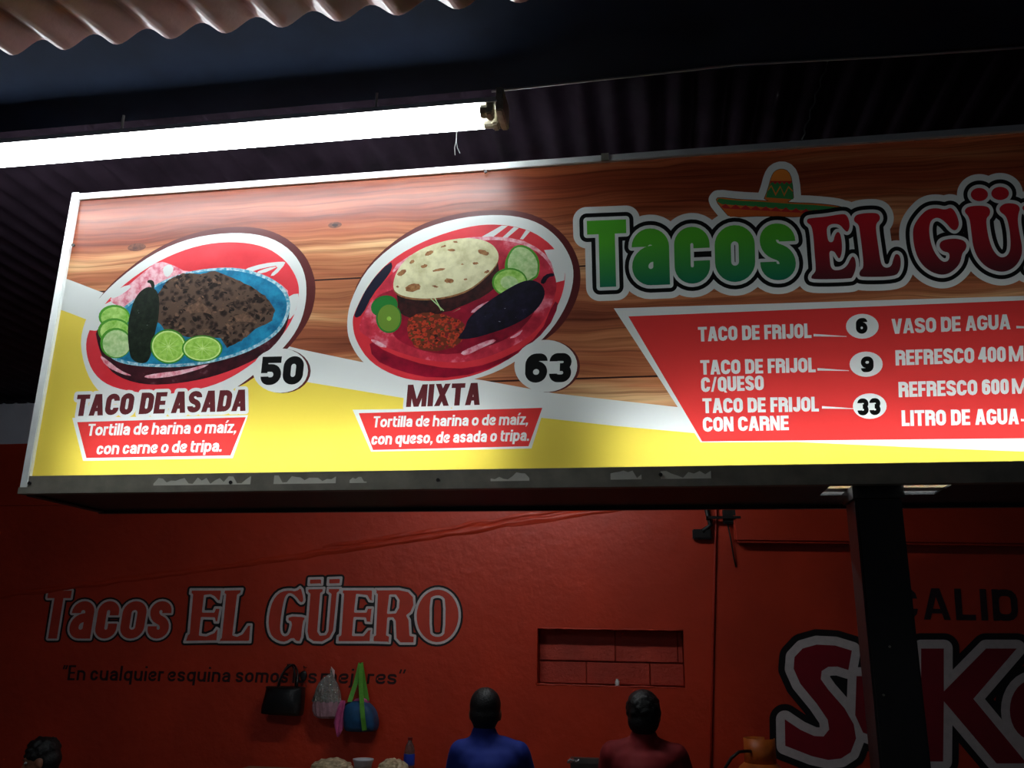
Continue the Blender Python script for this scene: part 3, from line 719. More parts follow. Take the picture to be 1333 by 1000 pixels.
for q in ([(740, 190), (850, 128), (880, 130), (800, 190)], [(850, 190), (910, 135), (935, 140), (870, 195)], [(940, 195), (970, 150), (990, 158), (955, 198)], [(1060, 250), (1120, 245), (1165, 330), (1160, 400), (1120, 410), (1100, 330)]): poly(Z2(q, 0), 'white')
poly(Z2([(300, 340), (420, 260), (560, 205), (740, 180), (930, 190), (1050, 250), (1110, 330), (1100, 400), (900, 300), (500, 300), (330, 400)], 1), 'pink')
poly(Z2([(190, 690), (280, 760), (500, 830), (700, 840), (900, 770), (1040, 670), (1110, 500), (1135, 520), (1080, 640), (930, 770), (740, 860), (520, 890), (340, 850), (210, 790)], 1), 'crimson')
poly(Z2([(130, 640), (200, 500), (300, 360), (480, 250), (700, 200), (900, 200), (1050, 265), (1125, 385), (1115, 490), (1040, 640), (900, 735), (700, 808), (500, 805), (300, 745), (180, 680)]), 'platered')
poly(Z2([(200, 500), (240, 560), (300, 640), (330, 700), (480, 760), (640, 770), (900, 690), (1020, 560), (1060, 420), (700, 380), (300, 440)], 2), 'crimson')
for q in ([(640, 760), (700, 730), (800, 690), (830, 700), (740, 740), (670, 775)], [(690, 560), (740, 520), (820, 490), (780, 530), (720, 560)], [(880, 690), (930, 660), (960, 640), (930, 680)], [(190, 690), (240, 700), (290, 735), (240, 730)]): poly(Z2(q, 1), 'pink')
poly(rough(Z2([(330, 470), (560, 480), (830, 300), (850, 420), (740, 490), (600, 550), (520, 570), (400, 590), (340, 560)], 0), .5, 8), 'shade')
poly(Z2([(930, 450), (850, 345), (900, 225), (980, 225), (1040, 290), (1035, 380), (1000, 400)]), 'cukerim'); poly(Z2([(935, 430), (868, 335), (905, 235), (975, 235), (1028, 295), (1028, 372), (1000, 388)]), 'cukepale')
ellip(890/3.809+430, 410/3.809+260, 88/3.809, 72/3.809, 'cukerim', 24); ellip(891/3.809+430, 411/3.809+260, 80/3.809, 64/3.809, 'cuke', 24); ellip(888/3.809+430, 412/3.809+260, 45/3.809, 34/3.809, 'cukepale', 18, .2)
tort = [(305, 430), (335, 335), (420, 255), (560, 203), (690, 186), (790, 208), (836, 260), (832, 315), (760, 392), (680, 452), (560, 487), (430, 492), (335, 472)]
poly(Z2([(x, y+9) for x, y in tort]), 'toast'); poly(Z2(tort), 'tortilla')
for cx_, cy_, rx, ry, ro in ((410, 437, 40, 20, -.2), (590, 402, 24, 12, 0), (355, 362, 26, 12, -.6), (760, 262, 30, 12, .3), (490, 265, 24, 10, -.5), (465, 330, 18, 8, -.3), (540, 348, 34, 6, -.2), (600, 250, 20, 6, 0), (405, 308, 14, 9, -.7), (720, 316, 14, 6, 0), (670, 395, 10, 5, 0), (777, 357, 14, 7, -.4), (620, 210, 12, 5, 0), (520, 430, 16, 5, .2), (560, 232, 14, 5, -.3), (333, 432, 7, 5, 0), (655, 320, 8, 3, 0)):
    poly(rough(ell(cx_/3.809+430, cy_/3.809+260, rx/3.809, ry/3.809, 9, ro)[0], .5, cx_, 2), 'toast')
ellip(268/3.809+430, 528/3.809+260, 68/3.809, 52/3.809, 'limedark', 22, -.3); ellip(290/3.809+430, 588/3.809+260, 64/3.809, 74/3.809, 'limedark', 22); ellip(291/3.809+430, 587/3.809+260, 57/3.809, 67/3.809, 'limeolive', 22); ellip(291/3.809+430, 590/3.809+260, 3, 3, 'lime', 10)
poly(rough(Z2([(370, 600), (450, 555), (560, 570), (660, 600), (670, 660), (640, 720), (560, 750), (460, 750), (400, 715)], 1), .8, 11, 3), 'salsa')
chunks(Shape([[Z2([(390, 620), (460, 570), (560, 580), (645, 605), (650, 660), (625, 710), (560, 738), (460, 738), (410, 705)], 0)]], 0), 90, ('salsared', 'salsared', 'shade', 'salsagreen', 'salsared', 'crimson'), .8, 3.2)
poly(Z2([(668, 640), (680, 590), (760, 520), (880, 440), (980, 392), (1050, 415), (1070, 475), (1015, 560), (900, 628), (780, 668), (700, 690), (630, 692), (640, 672)]), 'eggplant')
poly(Z2([(1038, 412), (1062, 372), (1105, 362), (1114, 378), (1080, 384), (1062, 420)], 1), 'eggplant')
for q in ([(740, 590), (790, 560), (815, 570), (770, 600)], [(860, 520), (900, 490), (915, 500), (880, 530)]): poly(Z2(q, 1), 'navy')
for x0, y0, x1, y1 in ((495, 490, 560, 550), (515, 488, 548, 548), (640, 540, 600, 560)):
    poly(Z2([(x0, y0), (x0+6, y0), (x1+5, y1), (x1, y1+3)], 0), 'cukepale')
chunks(Shape([[Z2([(760, 540), (880, 450), (980, 405), (1040, 440), (1000, 540), (880, 610), (740, 650)], 0)]], 0), 22, ('navy', 'glint', 'navy'), .4, 1.6, .4)
chunks(Shape([[Z1([(380, 480), (400, 400), (440, 400), (440, 560), (415, 640), (380, 640)], 0)]], 0), 12, ('glint', 'meatdark'), .3, 1.1, .4)
# price discs
ellip(367.5, 483, 37, 29, 'brown'); ellip(365, 482.5, 36, 29, 'white'); ellip(713.5, 477, 41.5, 34, 'brown', 34); ellip(710.5, 476.5, 41, 34, 'white', 34)
S += text('50', (338, 501.5), (393, 500.5), (4, -37), .27, PI['black'], gap=.06, seg=6)
S += text('63', (683, 498.5), (743, 497.5), (1.5, -38), .27, PI['black'], gap=.07, seg=6)
# red banners with captions
poly([(94, 544), (323, 540.5), (303, 596.5), (108, 600)], 'white'); poly([(100.5, 549.6), (320, 543.2), (300, 593), (112.5, 596.4)], 'red')
poly([(459, 533.5), (709, 530), (692, 584), (483, 588)], 'white'); poly([(467, 538), (706, 531), (688, 581), (485.6, 586)], 'red')
tt = text('TACO DE ASADA', (96.5, 542), (319.5, 535), (4.5, -28), .245, PI['maroon'], gap=.055, sp=.24)
S += restyle(tt, PI['white'], 4.2) + tt
tt = text('MIXTA', (528.5, 530), (624.5, 527.2), (2.5, -29), .245, PI['maroon'], gap=.055)
S += restyle(tt, PI['white'], 4.0) + tt
for s_, a_, b_, u_ in (('Tortilla de harina o maíz,', (113, 567.5), (307, 563.6), (2.6, -15.5)), ('con carne o de tripa.', (125, 592), (288, 588), (2.6, -15.5)),
                       ('Tortilla de harina o de maíz,', (485, 556.6), (687, 553), (1.8, -14.5)), ('con queso, de asada o tripa.', (483, 579.2), (688.5, 574), (1.8, -15))):
    S += text(s_, a_, b_, u_, .19, PI['white'], gap=.06, sp=.24, seg=2, xh=.76)
# price panel
poly([(799, 401.5), (1333, 385.3), (1790, 371), (1740, 572), (912, 576)], 'white'); poly([(818, 412), (1333, 391), (1780, 374), (1715, 567), (914, 574.8)], 'red')
for s_, a_, b_, h_ in (('TACO DE FRIJOL', (909, 444.8), (1056.5, 440), 19), ('TACO DE FRIJOL', (912, 488), (1062, 484.6), 19), ('C/QUESO', (913, 510.6), (994.5, 508), 19.3),
                       ('TACO DE FRIJOL', (914.8, 538), (1066, 535.8), 19.3), ('CON CARNE', (915.2, 562.2), (1027, 560), 19), ('VASO DE AGUA', (1161, 434.8), (1315.5, 428.6), 19.5),
                       ('REFRESCO', (1166, 476), (1268.5, 472.4), 20), ('400', (1273.5, 472.2), (1309.5, 471), 20), ('ML', (1313.5, 470.8), (1344, 469.6), 20),
                       ('REFRESCO', (1170, 517.3), (1272.5, 514.3), 20), ('600', (1278.5, 514.1), (1313.5, 513), 20), ('ML', (1317.5, 512.9), (1349, 512), 20), ('LITRO DE AGUA', (1174, 554.8), (1326.5, 552.4), 20.5)):
    S += text(s_, a_, b_, (-.6, -h_), .23, PI['white'], gap=.05, sp=.27, seg=3)
for x0, y0, x1, y1 in ((1059, 436, 1102, 438), (1064, 480.5, 1105, 482.5), (1070, 530, 1111, 532), (1323, 425.5, 1362, 427), (1329, 546.5, 1362, 548)):
    poly([(x0, y0-1.3), (x1, y1-.3), (x1, y1+.5), (x0, y0+2)], 'white')
ellip(1122.5, 424.8, 21.3, 16.2, 'white'); ellip(1127.5, 474.2, 21.6, 16.4, 'white'); ellip(1132.2, 528.8, 22, 16.6, 'white')
S += text('6', (1114.5, 434.8), (1129.5, 434.4), (-.6, -20.5), .29, PI['black'], seg=5)
S += text('9', (1121, 484.8), (1137.5, 484.4), (-.6, -20.5), .29, PI['black'], seg=5)
S += text('33', (1116.5, 541), (1146.5, 540.2), (-.6, -22), .27, PI['black'], gap=.05, seg=5)
# hat and the big name
Z3 = lambda p, sm=0: zr(p, 5, 900, 200, sm)
hat_brim = Z3([(158, 305), (175, 283), (300, 298), (470, 306), (668, 320), (800, 324), (940, 338), (990, 352), (900, 385), (720, 415), (480, 405), (250, 415), (205, 365)], 1)
hat_crown = Z3([(467, 312), (498, 235), (520, 150), (545, 112), (590, 98), (632, 115), (655, 170), (668, 325)], 1)
hatS = [Shape([[hat_brim]], PI['orange']), Shape([[hat_crown]], PI['orange'])]
Z4 = lambda p, sm=2: zr(p, 6.25, 1030, 240, sm)
Z5 = lambda p, sm=2: zr(p, 6.25, 1173, 220, sm)
Epts = [(128, 285), (150, 275), (280, 264), (425, 238), (455, 255), (472, 300), (476, 350), (458, 392), (430, 370), (395, 325), (330, 320), (290, 345), (290, 400), (302, 470), (342, 470), (352, 420), (375, 383), (400, 400), (414, 480), (412, 560), (392, 612), (370, 580), (350, 545), (310, 540), (312, 600), (325, 697), (400, 700), (455, 665), (482, 605), (502, 582), (522, 610), (528, 680), (500, 755), (480, 768), (170, 776), (160, 750), (197, 712), (200, 680), (190, 560), (180, 420), (165, 335), (128, 312)]
Epx = zr(Epts, 6.25, 1030, 240)
LE = [smooth_ring(Epx, 2),
      Z4([(508, 285), (525, 248), (600, 233), (700, 232), (722, 260), (722, 290), (688, 322), (693, 400), (708, 500), (722, 600), (738, 665), (780, 682), (818, 662), (830, 610), (850, 562), (884, 578), (894, 640), (882, 705), (845, 750), (570, 756), (552, 735), (560, 702), (590, 678), (580, 560), (560, 400), (550, 328), (515, 305)]),
      Z5([(93, 520), (108, 450), (158, 378), (215, 327), (290, 316), (358, 333), (405, 312), (435, 340), (464, 400), (473, 460), (445, 504), (408, 490), (368, 440), (320, 402), (280, 396), (242, 420), (226, 480), (236, 580), (266, 670), (312, 735), (352, 760), (392, 742), (395, 680), (340, 672), (308, 630), (322, 588), (380, 570), (450, 565), (514, 582), (535, 620), (524, 660), (497, 685), (482, 765), (430, 825), (370, 860), (300, 860), (220, 825), (150, 755), (108, 650)]),
      Z5([(512, 345), (538, 308), (620, 297), (704, 303), (728, 340), (718, 378), (692, 402), (697, 480), (717, 580), (747, 660), (790, 712), (832, 722), (873, 698), (892, 640), (887, 520), (867, 420), (848, 378), (806, 350), (797, 318), (830, 286), (880, 276), (945, 287), (970, 320), (955, 362), (948, 420), (963, 520), (988, 640), (978, 720), (932, 793), (862, 834), (790, 838), (698, 803), (627, 732), (587, 640), (572, 520), (562, 430), (548, 385)]),
      smooth_ring([((x-1050.5)*1.06+1331, (y-284)*1.06+267) for x, y in Epx], 2)]
letters = [Shape([[q]], PI['redgrad']) for q in LE]
letters += [Shape([ell(637/6.25+1173, 208/6.25+220, 70/6.25, 54/6.25)], PI['redgrad']), Shape([ell(806/6.25+1173, 199/6.25+220, 72/6.25, 54/6.25)], PI['redgrad'])]
letters += text('RO', (1402, 345), (1540, 338), (-2, -92), .27, PI['redgrad'], gap=.16, seg=6)
tac = text('Tacos', (766, 374.6), (1036.5, 364), (-2.2, -87), .243, PI['green'], gap=.075, xh=.85, seg=7)
for k, r_ in (('white', 18), ('black', 9.7), ('white', 4.4)):
    if k == 'white' and r_ == 18: S += restyle(hatS, PI[k], 10) + restyle(tac+letters, PI[k], r_)
    else:
        if r_ == 9.7:
            S += restyle(hatS, PI['black'], .6) + hatS
            S.append(Shape([[Z3([(165, 310), (178, 292), (300, 306), (470, 314), (668, 328), (800, 334), (960, 350), (940, 362), (800, 370), (640, 366), (420, 345), (200, 330)])]], PI['hatgreen']))
            zig = [(190, 345)]; n = 22
            for i in range(n+1):
                x = 190+720*i/n; yb_ = 338+ (x-190)*.06; zig.append((x, yb_+(-14 if i % 2 else 12)))
            zig += [(910, 388), (700, 385), (480, 372), (215, 357)]
            S.append(Shape([[Z3(zig)]], PI['hatred']))
            S.append(Shape([[Z3([(215, 359), (480, 372), (700, 385), (880, 390), (720, 413), (480, 403), (252, 412)])]], PI['orange']))
            S.append(Shape([[Z3([(493, 250), (516, 184), (657, 184), (664, 298), (485, 285)])]], PI['hatgreen']))
            S.append(Shape([[Z3([(497, 246), (520, 215), (548, 275), (580, 220), (604, 280), (632, 222), (660, 250), (660, 240), (632, 210), (604, 262), (578, 208), (549, 258), (520, 202), (500, 232)])]], PI['orange']))
            S.append(Shape([[Z3([(512, 196), (530, 185), (545, 200), (560, 185), (575, 200), (590, 185), (605, 200), (620, 185), (638, 200), (655, 185), (655, 178), (515, 178)])]], PI['hatred']))
        S += restyle(tac+letters, PI[k], r_)
S += tac + letters
base_shape = S[0]
V_, T_, m_ = partition(S, lambda x, y: (x, y))
A_ = np.array(V_); C_ = A_[T_].mean(1); keep = base_shape.inside(C_)
me = bpy.data.meshes.new('printed_face'); off = wloc(sign)
P3 = [tuple(onY(x, y, YS)-off) for x, y in V_]
fcs = []
for t in T_[keep]:
    a, b, c = (A_[i] for i in t)
    cr_ = (b[0]-a[0])*(c[1]-a[1])-(b[1]-a[1])*(c[0]-a[0])
    fcs.append(tuple(int(i) for i in (t if cr_ < 0 else t[::-1])))
me.from_pydata(P3, [], fcs)
for k in PR: me.materials.append(k)
me.polygons.foreach_set('material_index', m_[keep].astype(np.int32)); me.update()
face = link(bpy.data.objects.new('printed_face', me), sign)
face['label'] = 'translucent printed face with menu lettering, food pictures and wood grain'
# ================================================================== pillar
pil = thing('steel_pillar', 'square black steel pillar rising to the underside of the lightbox sign', 'pillar', (.582, 2.51, 0))
bm = bmesh.new(); box(bm, PX0, PX1, PY0, PY1, 0, SZ0-.03); bmesh.ops.bevel(bm, geom=[e for e in bm.edges], offset=.006, segments=2, affect='EDGES')
fin('shaft', bm, M_BLACK, pil)
bm = bmesh.new(); box(bm, PX0-.006, PX1+.006, PY0-.008, PY1+.008, SZ0-.034, SZ0-.001); fin('head_plate', bm, M_BLACK, pil)
bm = bmesh.new(); box(bm, PX0-.06, PX1+.06, PY0-.06, PY1+.06, 0, .012); fin('base_plate', bm, M_BLACK, pil)
for px, py in ((1150, 905), (1158, 842)):
    q = onY(px, py, PY0); bm = bmesh.new(); tube(bm, [(q.x, PY0+.001, q.z), (q.x, PY0-.004, q.z)], .003, 8); fin('screw', bm, M_ALUD, pil)
# ================================================================== lettering painted on the wall
PW = {}; PWL = []
def wink(name, m): PW[name] = len(PWL); PWL.append(m)
wink('black', mat('wall_black_paint', (16, 14, 16), rough=.5, var=.2, scale=30)); wink('white', mat('wall_white_paint', (216, 206, 204), rough=.5, var=.08, scale=30))
wink('red', mat('wall_light_red_paint', (205, 66, 46), rough=.45, var=.08, scale=10)); wink('dark', mat('wall_dark_paint', (42, 12, 18), rough=.5, var=.25, scale=30))
wink('maroon', mat('wall_maroon_paint', (140, 14, 34), rough=.45, var=.08, scale=10)); wink('softblack', mat('wall_faded_black_paint', (44, 26, 32), rough=.5, var=.35, scale=40))
wallp = lambda x, y: onY(x, y, YW-.002)
def outlined(base, rb, rw, hollow):
    return restyle(base, PW['black'], rb)+restyle(base, PW['white'], rw)+(restyle(base, PW['red'], -hollow) if hollow else [Shape(b_.comps, PW['red']) for b_ in base])
A7 = lambda p, sm=0: zr(p, 6.25, 230, 740, sm); B7 = lambda p, sm=0: zr(p, 6.25, 420, 740, sm); C7 = lambda p, sm=0: zr(p, 3.847, 300, 740, sm)
tw = text('Tacos', (53, 831.5), (217.5, 831.5), (10.2, -62.5), .185, 0, gap=.075, xh=.78, seg=6)
flatmesh('painted_lettering', outlined(tw, 5.0, 2.7, 0), wallp, PWL, wall)
gl = [Shape([[A7([(115, 172), (372, 172), (357, 275), (335, 270), (305, 235), (275, 220), (230, 225), (215, 352), (300, 352), (313, 320), (360, 320), (337, 440), (310, 440), (303, 408), (205, 405), (190, 540), (240, 545), (300, 520), (325, 485), (342, 495), (332, 595), (63, 600), (83, 538), (97, 528), (124, 215), (110, 205)])]], 0),
      Shape([[A7([(385, 172), (535, 168), (525, 205), (500, 220), (462, 540), (490, 548), (530, 530), (578, 458), (608, 458), (598, 600), (342, 600), (345, 575), (358, 562), (393, 215), (378, 205)])]], 0),
      Shape([[A7([(737, 420), (757, 300), (797, 222), (850, 180), (920, 170), (970, 180), (1016, 142), (1042, 250), (1032, 282), (1003, 287), (960, 228), (920, 207), (892, 227), (872, 300), (850, 450), (852, 520), (872, 545), (900, 540), (917, 512), (932, 440), (898, 430), (903, 382), (1052, 388), (1047, 422), (1035, 432), (1017, 602), (968, 600), (945, 570), (890, 607), (830, 602), (768, 562), (743, 500)], 1)]], 0),
      Shape([[C7([(383, 100), (470, 98), (466, 120), (455, 127), (440, 315), (450, 332), (475, 330), (485, 312), (500, 130), (486, 120), (488, 98), (552, 98), (549, 117), (538, 125), (520, 312), (500, 350), (460, 372), (415, 370), (388, 352), (380, 318), (395, 130), (384, 120)])]], 0),
      Shape([[C7([(394, 51), (461, 49), (459, 81), (391, 83)])]], 0), Shape([[C7([(490, 49), (555, 47), (551, 80), (487, 82)])]], 0),
      Shape([[B7([(158, 170), (412, 170), (407, 270), (380, 266), (358, 226), (280, 217), (265, 352), (350, 352), (362, 320), (408, 320), (395, 445), (352, 442), (345, 408), (260, 405), (248, 542), (330, 542), (370, 495), (397, 495), (392, 602), (118, 602), (123, 552), (143, 540), (165, 212), (153, 200)])]], 0),
      Shape([[B7([(430, 170), (620, 168), (700, 185), (743, 230), (748, 300), (722, 360), (690, 385), (708, 420), (715, 542), (752, 550), (747, 612), (630, 612), (592, 572), (585, 430), (570, 408), (535, 408), (525, 540), (550, 550), (545, 607), (403, 602), (408, 550), (425, 540), (440, 215), (428, 205)]), B7([(550, 222), (592, 222), (617, 260), (612, 320), (590, 358), (533, 362)])]], 0),
      Shape([[ell(935/6.25+420, 387/6.25+740, 180/6.25, 223/6.25, 36, .05)[0], smooth_ring(B7([(880, 250), (915, 230), (960, 230), (992, 260), (988, 520), (960, 548), (910, 548), (878, 520)]), 1)]], 0)]
flatmesh('painted_lettering', outlined(gl, 4.4, 1.7, 1.5), wallp, PWL, wall)
sl = []
for s_, x0, x1 in (('"En', 81, 111), ('cualquier', 118.5, 212.5), ('esquina', 219, 299.5), ('somos', 307.5, 375), ('los', 381.5, 412), ('mejores', 418, 516), ('"', 519, 527)):
    f = lambda x: 885.5+(x-80)*.0125
    sl += text(s_, (x0-1.5, f(x0)), (x1-.5, f(x1)), (2.4, -19.5), .155, PW['dark'], gap=.12, xh=.68, seg=3)
flatmesh('painted_slogan', sl, wallp, PWL, wall)
cl = text('CALIDAD', (1163, 806), (1408, 810), (-3, -41), .21, PW['softblack'], gap=.17, seg=3)
flatmesh('painted_lettering', cl, wallp, PWL, wall)
Z8 = lambda p, sm=0: zr(p, 3.308, 930, 780, sm)
sk = [Shape([[Z8([(592, 222), (577, 306), (530, 291), (490, 292), (462, 310), (458, 345), (490, 390), (560, 470), (600, 540), (610, 600), (587, 660), (545, 687), (490, 693), (420, 677), (305, 632), (303, 518), (370, 563), (430, 590), (470, 592), (494, 562), (488, 520), (440, 450), (370, 365), (341, 300), (345, 250), (380, 213), (440, 196), (520, 200)])]], PW['maroon']),
      Shape([[Z8([(612, 332), (700, 332), (700, 540), (730, 560), (760, 540), (760, 332), (850, 332), (850, 595), (700, 600), (640, 575), (606, 500)])]], PW['maroon']),
      Shape([[Z8([(890, 213), (988, 213), (988, 398), (1170, 213), (1302, 213), (1115, 430), (1345, 708), (1215, 708), (988, 440), (985, 700), (890, 700)])]], PW['maroon']),
      Shape([ell(1372/3.308+930, 478/3.308+780, 100/3.308, 130/3.308, 30), ell(1385/3.308+930, 478/3.308+780, 38/3.308, 62/3.308, 20)], PW['maroon'])]
sk.append(Shape([rect(1362, 888, 1386, 966)], PW['maroon']))
sk += text('rne', (1404, 966), (1572, 966), (0, -104), .24, PW['maroon'], gap=.1, xh=.75)
flatmesh('painted_lettering', restyle(sk, PW['black'], 20)+restyle(sk, PW['white'], 11.5)+sk, wallp, PWL, wall)
# ================================================================== conduit and electric boxes
M_COND = mat('painted_conduit', (176, 44, 26), rough=.35)
bm = bmesh.new(); pts = [onY(934, 640, YW-.01), onY(932.6, 660, YW-.01), onY(931, 720, YW-.01), onY(929, 800, YW-.01), onY(927, 900, YW-.01), onY(925, 1010, YW-.01)]
pts[0].z = WT-.3; tube(bm, pts, .008, 8)
tag(fin('wall_conduit', bm, M_COND, smooth=True, base=pts[-1]), 'thin red painted conduit running down the back wall right of the niche', 'conduit')
def ebox(x0, y0, x1, y1, dep, label):
    a, b = onY(x0, y0, YW), onY(x1, y1, YW)
    bm = bmesh.new(); box(bm, a.x, b.x, YW-dep, YW-.001, b.z, a.z); bmesh.ops.bevel(bm, geom=bm.edges[:], offset=.006, segments=2, affect='EDGES')
    q = thing('junction_box', label, 'electric box', ((a.x+b.x)/2, YW-.001, b.z))
    fin('case', bm, M_BLACK, q)
    bm = bmesh.new(); box(bm, a.x+.008, b.x-.008, YW-dep-.004, YW-dep, b.z+.008, a.z-.008); fin('cover', bm, M_DARKM, q)
ebox(901, 690, 926, 703, .05, 'small black junction box left of the conduit, lower of the two')
ebox(940, 664, 961, 683, .05, 'small black junction box right of the conduit, just under the sign')
bm = bmesh.new(); a, b = onY(919, 674, YW), onY(963, 677, YW); box(bm, a.x, b.x, YW-.075, YW-.052, b.z, a.z); box(bm, a.x, a.x+.01, YW-.075, YW-.001, b.z, a.z)
tag(fin('wall_bracket', bm, M_DARKM, base=(a.x, YW, b.z)), 'dark horizontal metal bar fixed across the conduit under the sign', 'bracket')
bm = bmesh.new(); P_ = [onY(921, 640, YW-.012), onY(920, 664, YW-.02), onY(925, 684, YW-.03), onY(914, 692, YW-.05)]
P_[0].z += .3; tube(bm, P_, .016, 8); tag(fin('black_cable', bm, M_BLACK, smooth=True, base=P_[-1]), 'thick black cable dropping into the lower junction box', 'cable')
bm = bmesh.new(); P_ = [onY(947, 681, YW-.03), onY(951, 700, YW-.03), onY(955, 725, YW-.02), onY(958, 738, YW-.006)]
tube(bm, P_, .005, 8); tag(fin('black_cable', bm, M_BLACK, smooth=True, base=P_[-1]), 'short thin black cable curling below the junction box right of the conduit', 'cable')
# ================================================================== ceiling lamps of the dining room (behind the sign)
M_TUBEB = mat('room_tube_glow', (255, 240, 220), rough=.4, var=0, emit=E_BACK)
for (x0, x1, yy, zz, lab) in ((-1.5, -.3, 4.35, 3.12, 'fluorescent ceiling lamp over the dining table, hidden behind the sign'),):
    q = thing('ceiling_lamp', lab, 'lamp', ((x0+x1)/2, yy, zz+.06))
    bm = bmesh.new(); box(bm, x0-.03, x1+.03, yy-.05, yy+.05, zz+.025, zz+.07); fin('housing', bm, M_ENAMEL, q)
    bm = bmesh.new(); tube(bm, [(x0, yy, zz), (x1, yy, zz)], .014, 10); fin('fluorescent_tube', bm, M_TUBEB, q)
    for x in (x0-.02, x1): bm = bmesh.new(); box(bm, x, x+.02, yy-.015, yy+.015, zz-.016, zz+.025); fin('tube_socket', bm, M_SOCK, q)
    for x in (x0+.1, x1-.1): bm = bmesh.new(); tube(bm, [(x, yy, zz+.07), (x, yy, ZROOF-.01)], .004, 6); fin('hanger', bm, M_DARKM, q)
# ================================================================== table and what stands on it
TBZ = .775
M_TABLE = mat('table_top', (150, 120, 92), rough=.4, var=.1); M_STEEL = mat('steel', (120, 120, 118), rough=.3, metal=.8)
tb = thing('long_table', 'long dining table against the red wall below the hanging bags', 'table', (-1.1, 5.4, 0))
bm = bmesh.new(); box(bm, -2.7, .2, 5.16, 5.8, TBZ-.03, TBZ); bmesh.ops.bevel(bm, geom=bm.edges[:], offset=.008, segments=2, affect='EDGES'); fin('tabletop', bm, M_TABLE, tb)
for x in (-2.6, .1):
    for y in (5.24, 5.72):
        bm = bmesh.new(); tube(bm, [(x, y, 0), (x, y, TBZ-.03)], .018, 10); fin('leg', bm, M_STEEL, tb)
# bottle
q = onY(534, 960, 5.62); bx_, by_ = q.x, 5.62; zt_ = q.z; h = zt_-TBZ
bt = thing('plastic_bottle', 'clear plastic soda bottle with a blue label and red cap against the wall', 'bottle', (bx_, by_, TBZ))
bm = bmesh.new(); lathe(bm, (bx_, by_, TBZ), [(.022, 0), (.032, .008), (.033, h*.3), (.031, h*.42), (.033, h*.55), (.033, h*.66), (.026, h*.78), (.014, h*.88), (.012, h*.93)], 18)
fin('bottle_body', bm, mat('clear_plastic', (170, 150, 140), rough=.08, trans=.75, var=0, spec=.6), bt, True)
bm = bmesh.new(); lathe(bm, (bx_, by_, TBZ), [(.034, h*.3), (.0345, h*.31), (.0345, h*.57), (.034, h*.58)], 18); fin('bottle_label', bm, mat('blue_label', (30, 60, 170), rough=.35), bt, True)
bm = bmesh.new(); lathe(bm, (bx_, by_, TBZ), [(.014, h*.925), (.015, h*.93), (.015, h-.002), (.013, h)], 16); fin('bottle_cap', bm, mat('red_cap', (120, 20, 24), rough=.4), bt)
# foam bowls
q = onY(473, 988, 5.35); cu = thing('foam_cup', 'white ribbed foam cup standing between two crumpled plastic bags', 'cup', (q.x, 5.35, TBZ))
hh = q.z-TBZ
bm = bmesh.new(); lathe(bm, (q.x, 5.35, TBZ), [(.04, 0), (.046, hh*.5), (.05, hh*.72), (.053, hh*.74), (.053, hh*.8), (.056, hh*.82), (.056, hh*.88), (.06, hh*.9), (.062, hh*.97), (.062, hh), (.056, hh-.002), (.048, hh*.5)], 22)
fin('cup_body', bm, mat('foam_white', (205, 204, 210), rough=.6, var=.04), cu, True)
q = onY(683, 992, 5.22); cu = thing('foam_cup', "white foam cup on the table in front of the person in the blue shirt", 'cup', (q.x, 5.22, TBZ))
bm = bmesh.new(); lathe(bm, (q.x, 5.22, TBZ), [(.03, 0), (.04, .11), (.043, .115), (.043, q.z-TBZ), (.038, q.z-TBZ), (.036, .1)], 18); fin('cup_body', bm, MATS['foam_white'], cu, True)
def crumple(name, c, s, m, seed, parent=None, base=None, amp=.25, fr=9):
    bm = bmesh.new(); bmesh.ops.create_icosphere(bm, subdivisions=4, radius=1)
    for v in bm.verts:
        n = v.co.normalized(); k = 1+amp*noise.turbulence(n*1.6+Vector((seed, 0, 0)), 4, True)-amp*.6+.08*noise.noise(n*fr+Vector((0, seed, 0)))
        z = n.z*k; z = max(z, -.9)
        v.co = Vector((n.x*k*s[0], n.y*k*s[1], z*s[2]))+Vector(c)
    return fin(name, bm, m, parent, False, base)
M_BAG = mat('crumpled_plastic', (206, 186, 150), rough=.25, var=.35, scale=30, spec=.7, bump=.6, bscale=50)
for cx_, w_, lab, sd in ((434, .135, 'crumpled plastic food bag on the table left of the white cup', 2), (512, .095, 'crumpled plastic food bag on the table between white cup and bottle', 5)):
    q = onY(cx_, 986, 5.42); hz = (q.z-TBZ)/2
    tag(crumple('food_bag', (q.x, 5.42, TBZ+hz*.93), (w_, .1, hz*1.04), M_BAG, sd, None, (q.x, 5.42, TBZ)), lab, 'plastic bag')
# steel tray
a, b = onY(741, 993, 5.2), onY(790, 993, 5.2)
tr = thing('serving_tray', 'shallow steel serving tray on the table between the two seated people', 'tray', ((a.x+b.x)/2, 5.25, TBZ))
bm = bmesh.new()
def loop(x0, x1, y0, y1, z): return [bm.verts.new(p) for p in ((x0, y0, z), (x1, y0, z), (x1, y1, z), (x0, y1, z))]
L = [loop(a.x+.02, b.x+.03, 5.22, 5.4, TBZ), loop(a.x+.005, b.x+.045, 5.205, 5.415, a.z-.004), loop(a.x-.012, b.x+.06, 5.19, 5.43, a.z-.002), loop(a.x-.012, b.x+.06, 5.19, 5.43, a.z+.004), loop(a.x+.01, b.x+.04, 5.21, 5.41, a.z), loop(a.x+.025, b.x+.025, 5.225, 5.395, TBZ+.006)]
for u, v_ in zip(L, L[1:]):
    for k in range(4): bm.faces.new((u[k], u[(k+1) % 4], v_[(k+1) % 4], v_[k]))
bm.faces.new(L[0][::-1]); bm.faces.new(L[-1]); fin('tray_pan', bm, M_STEEL, tr)
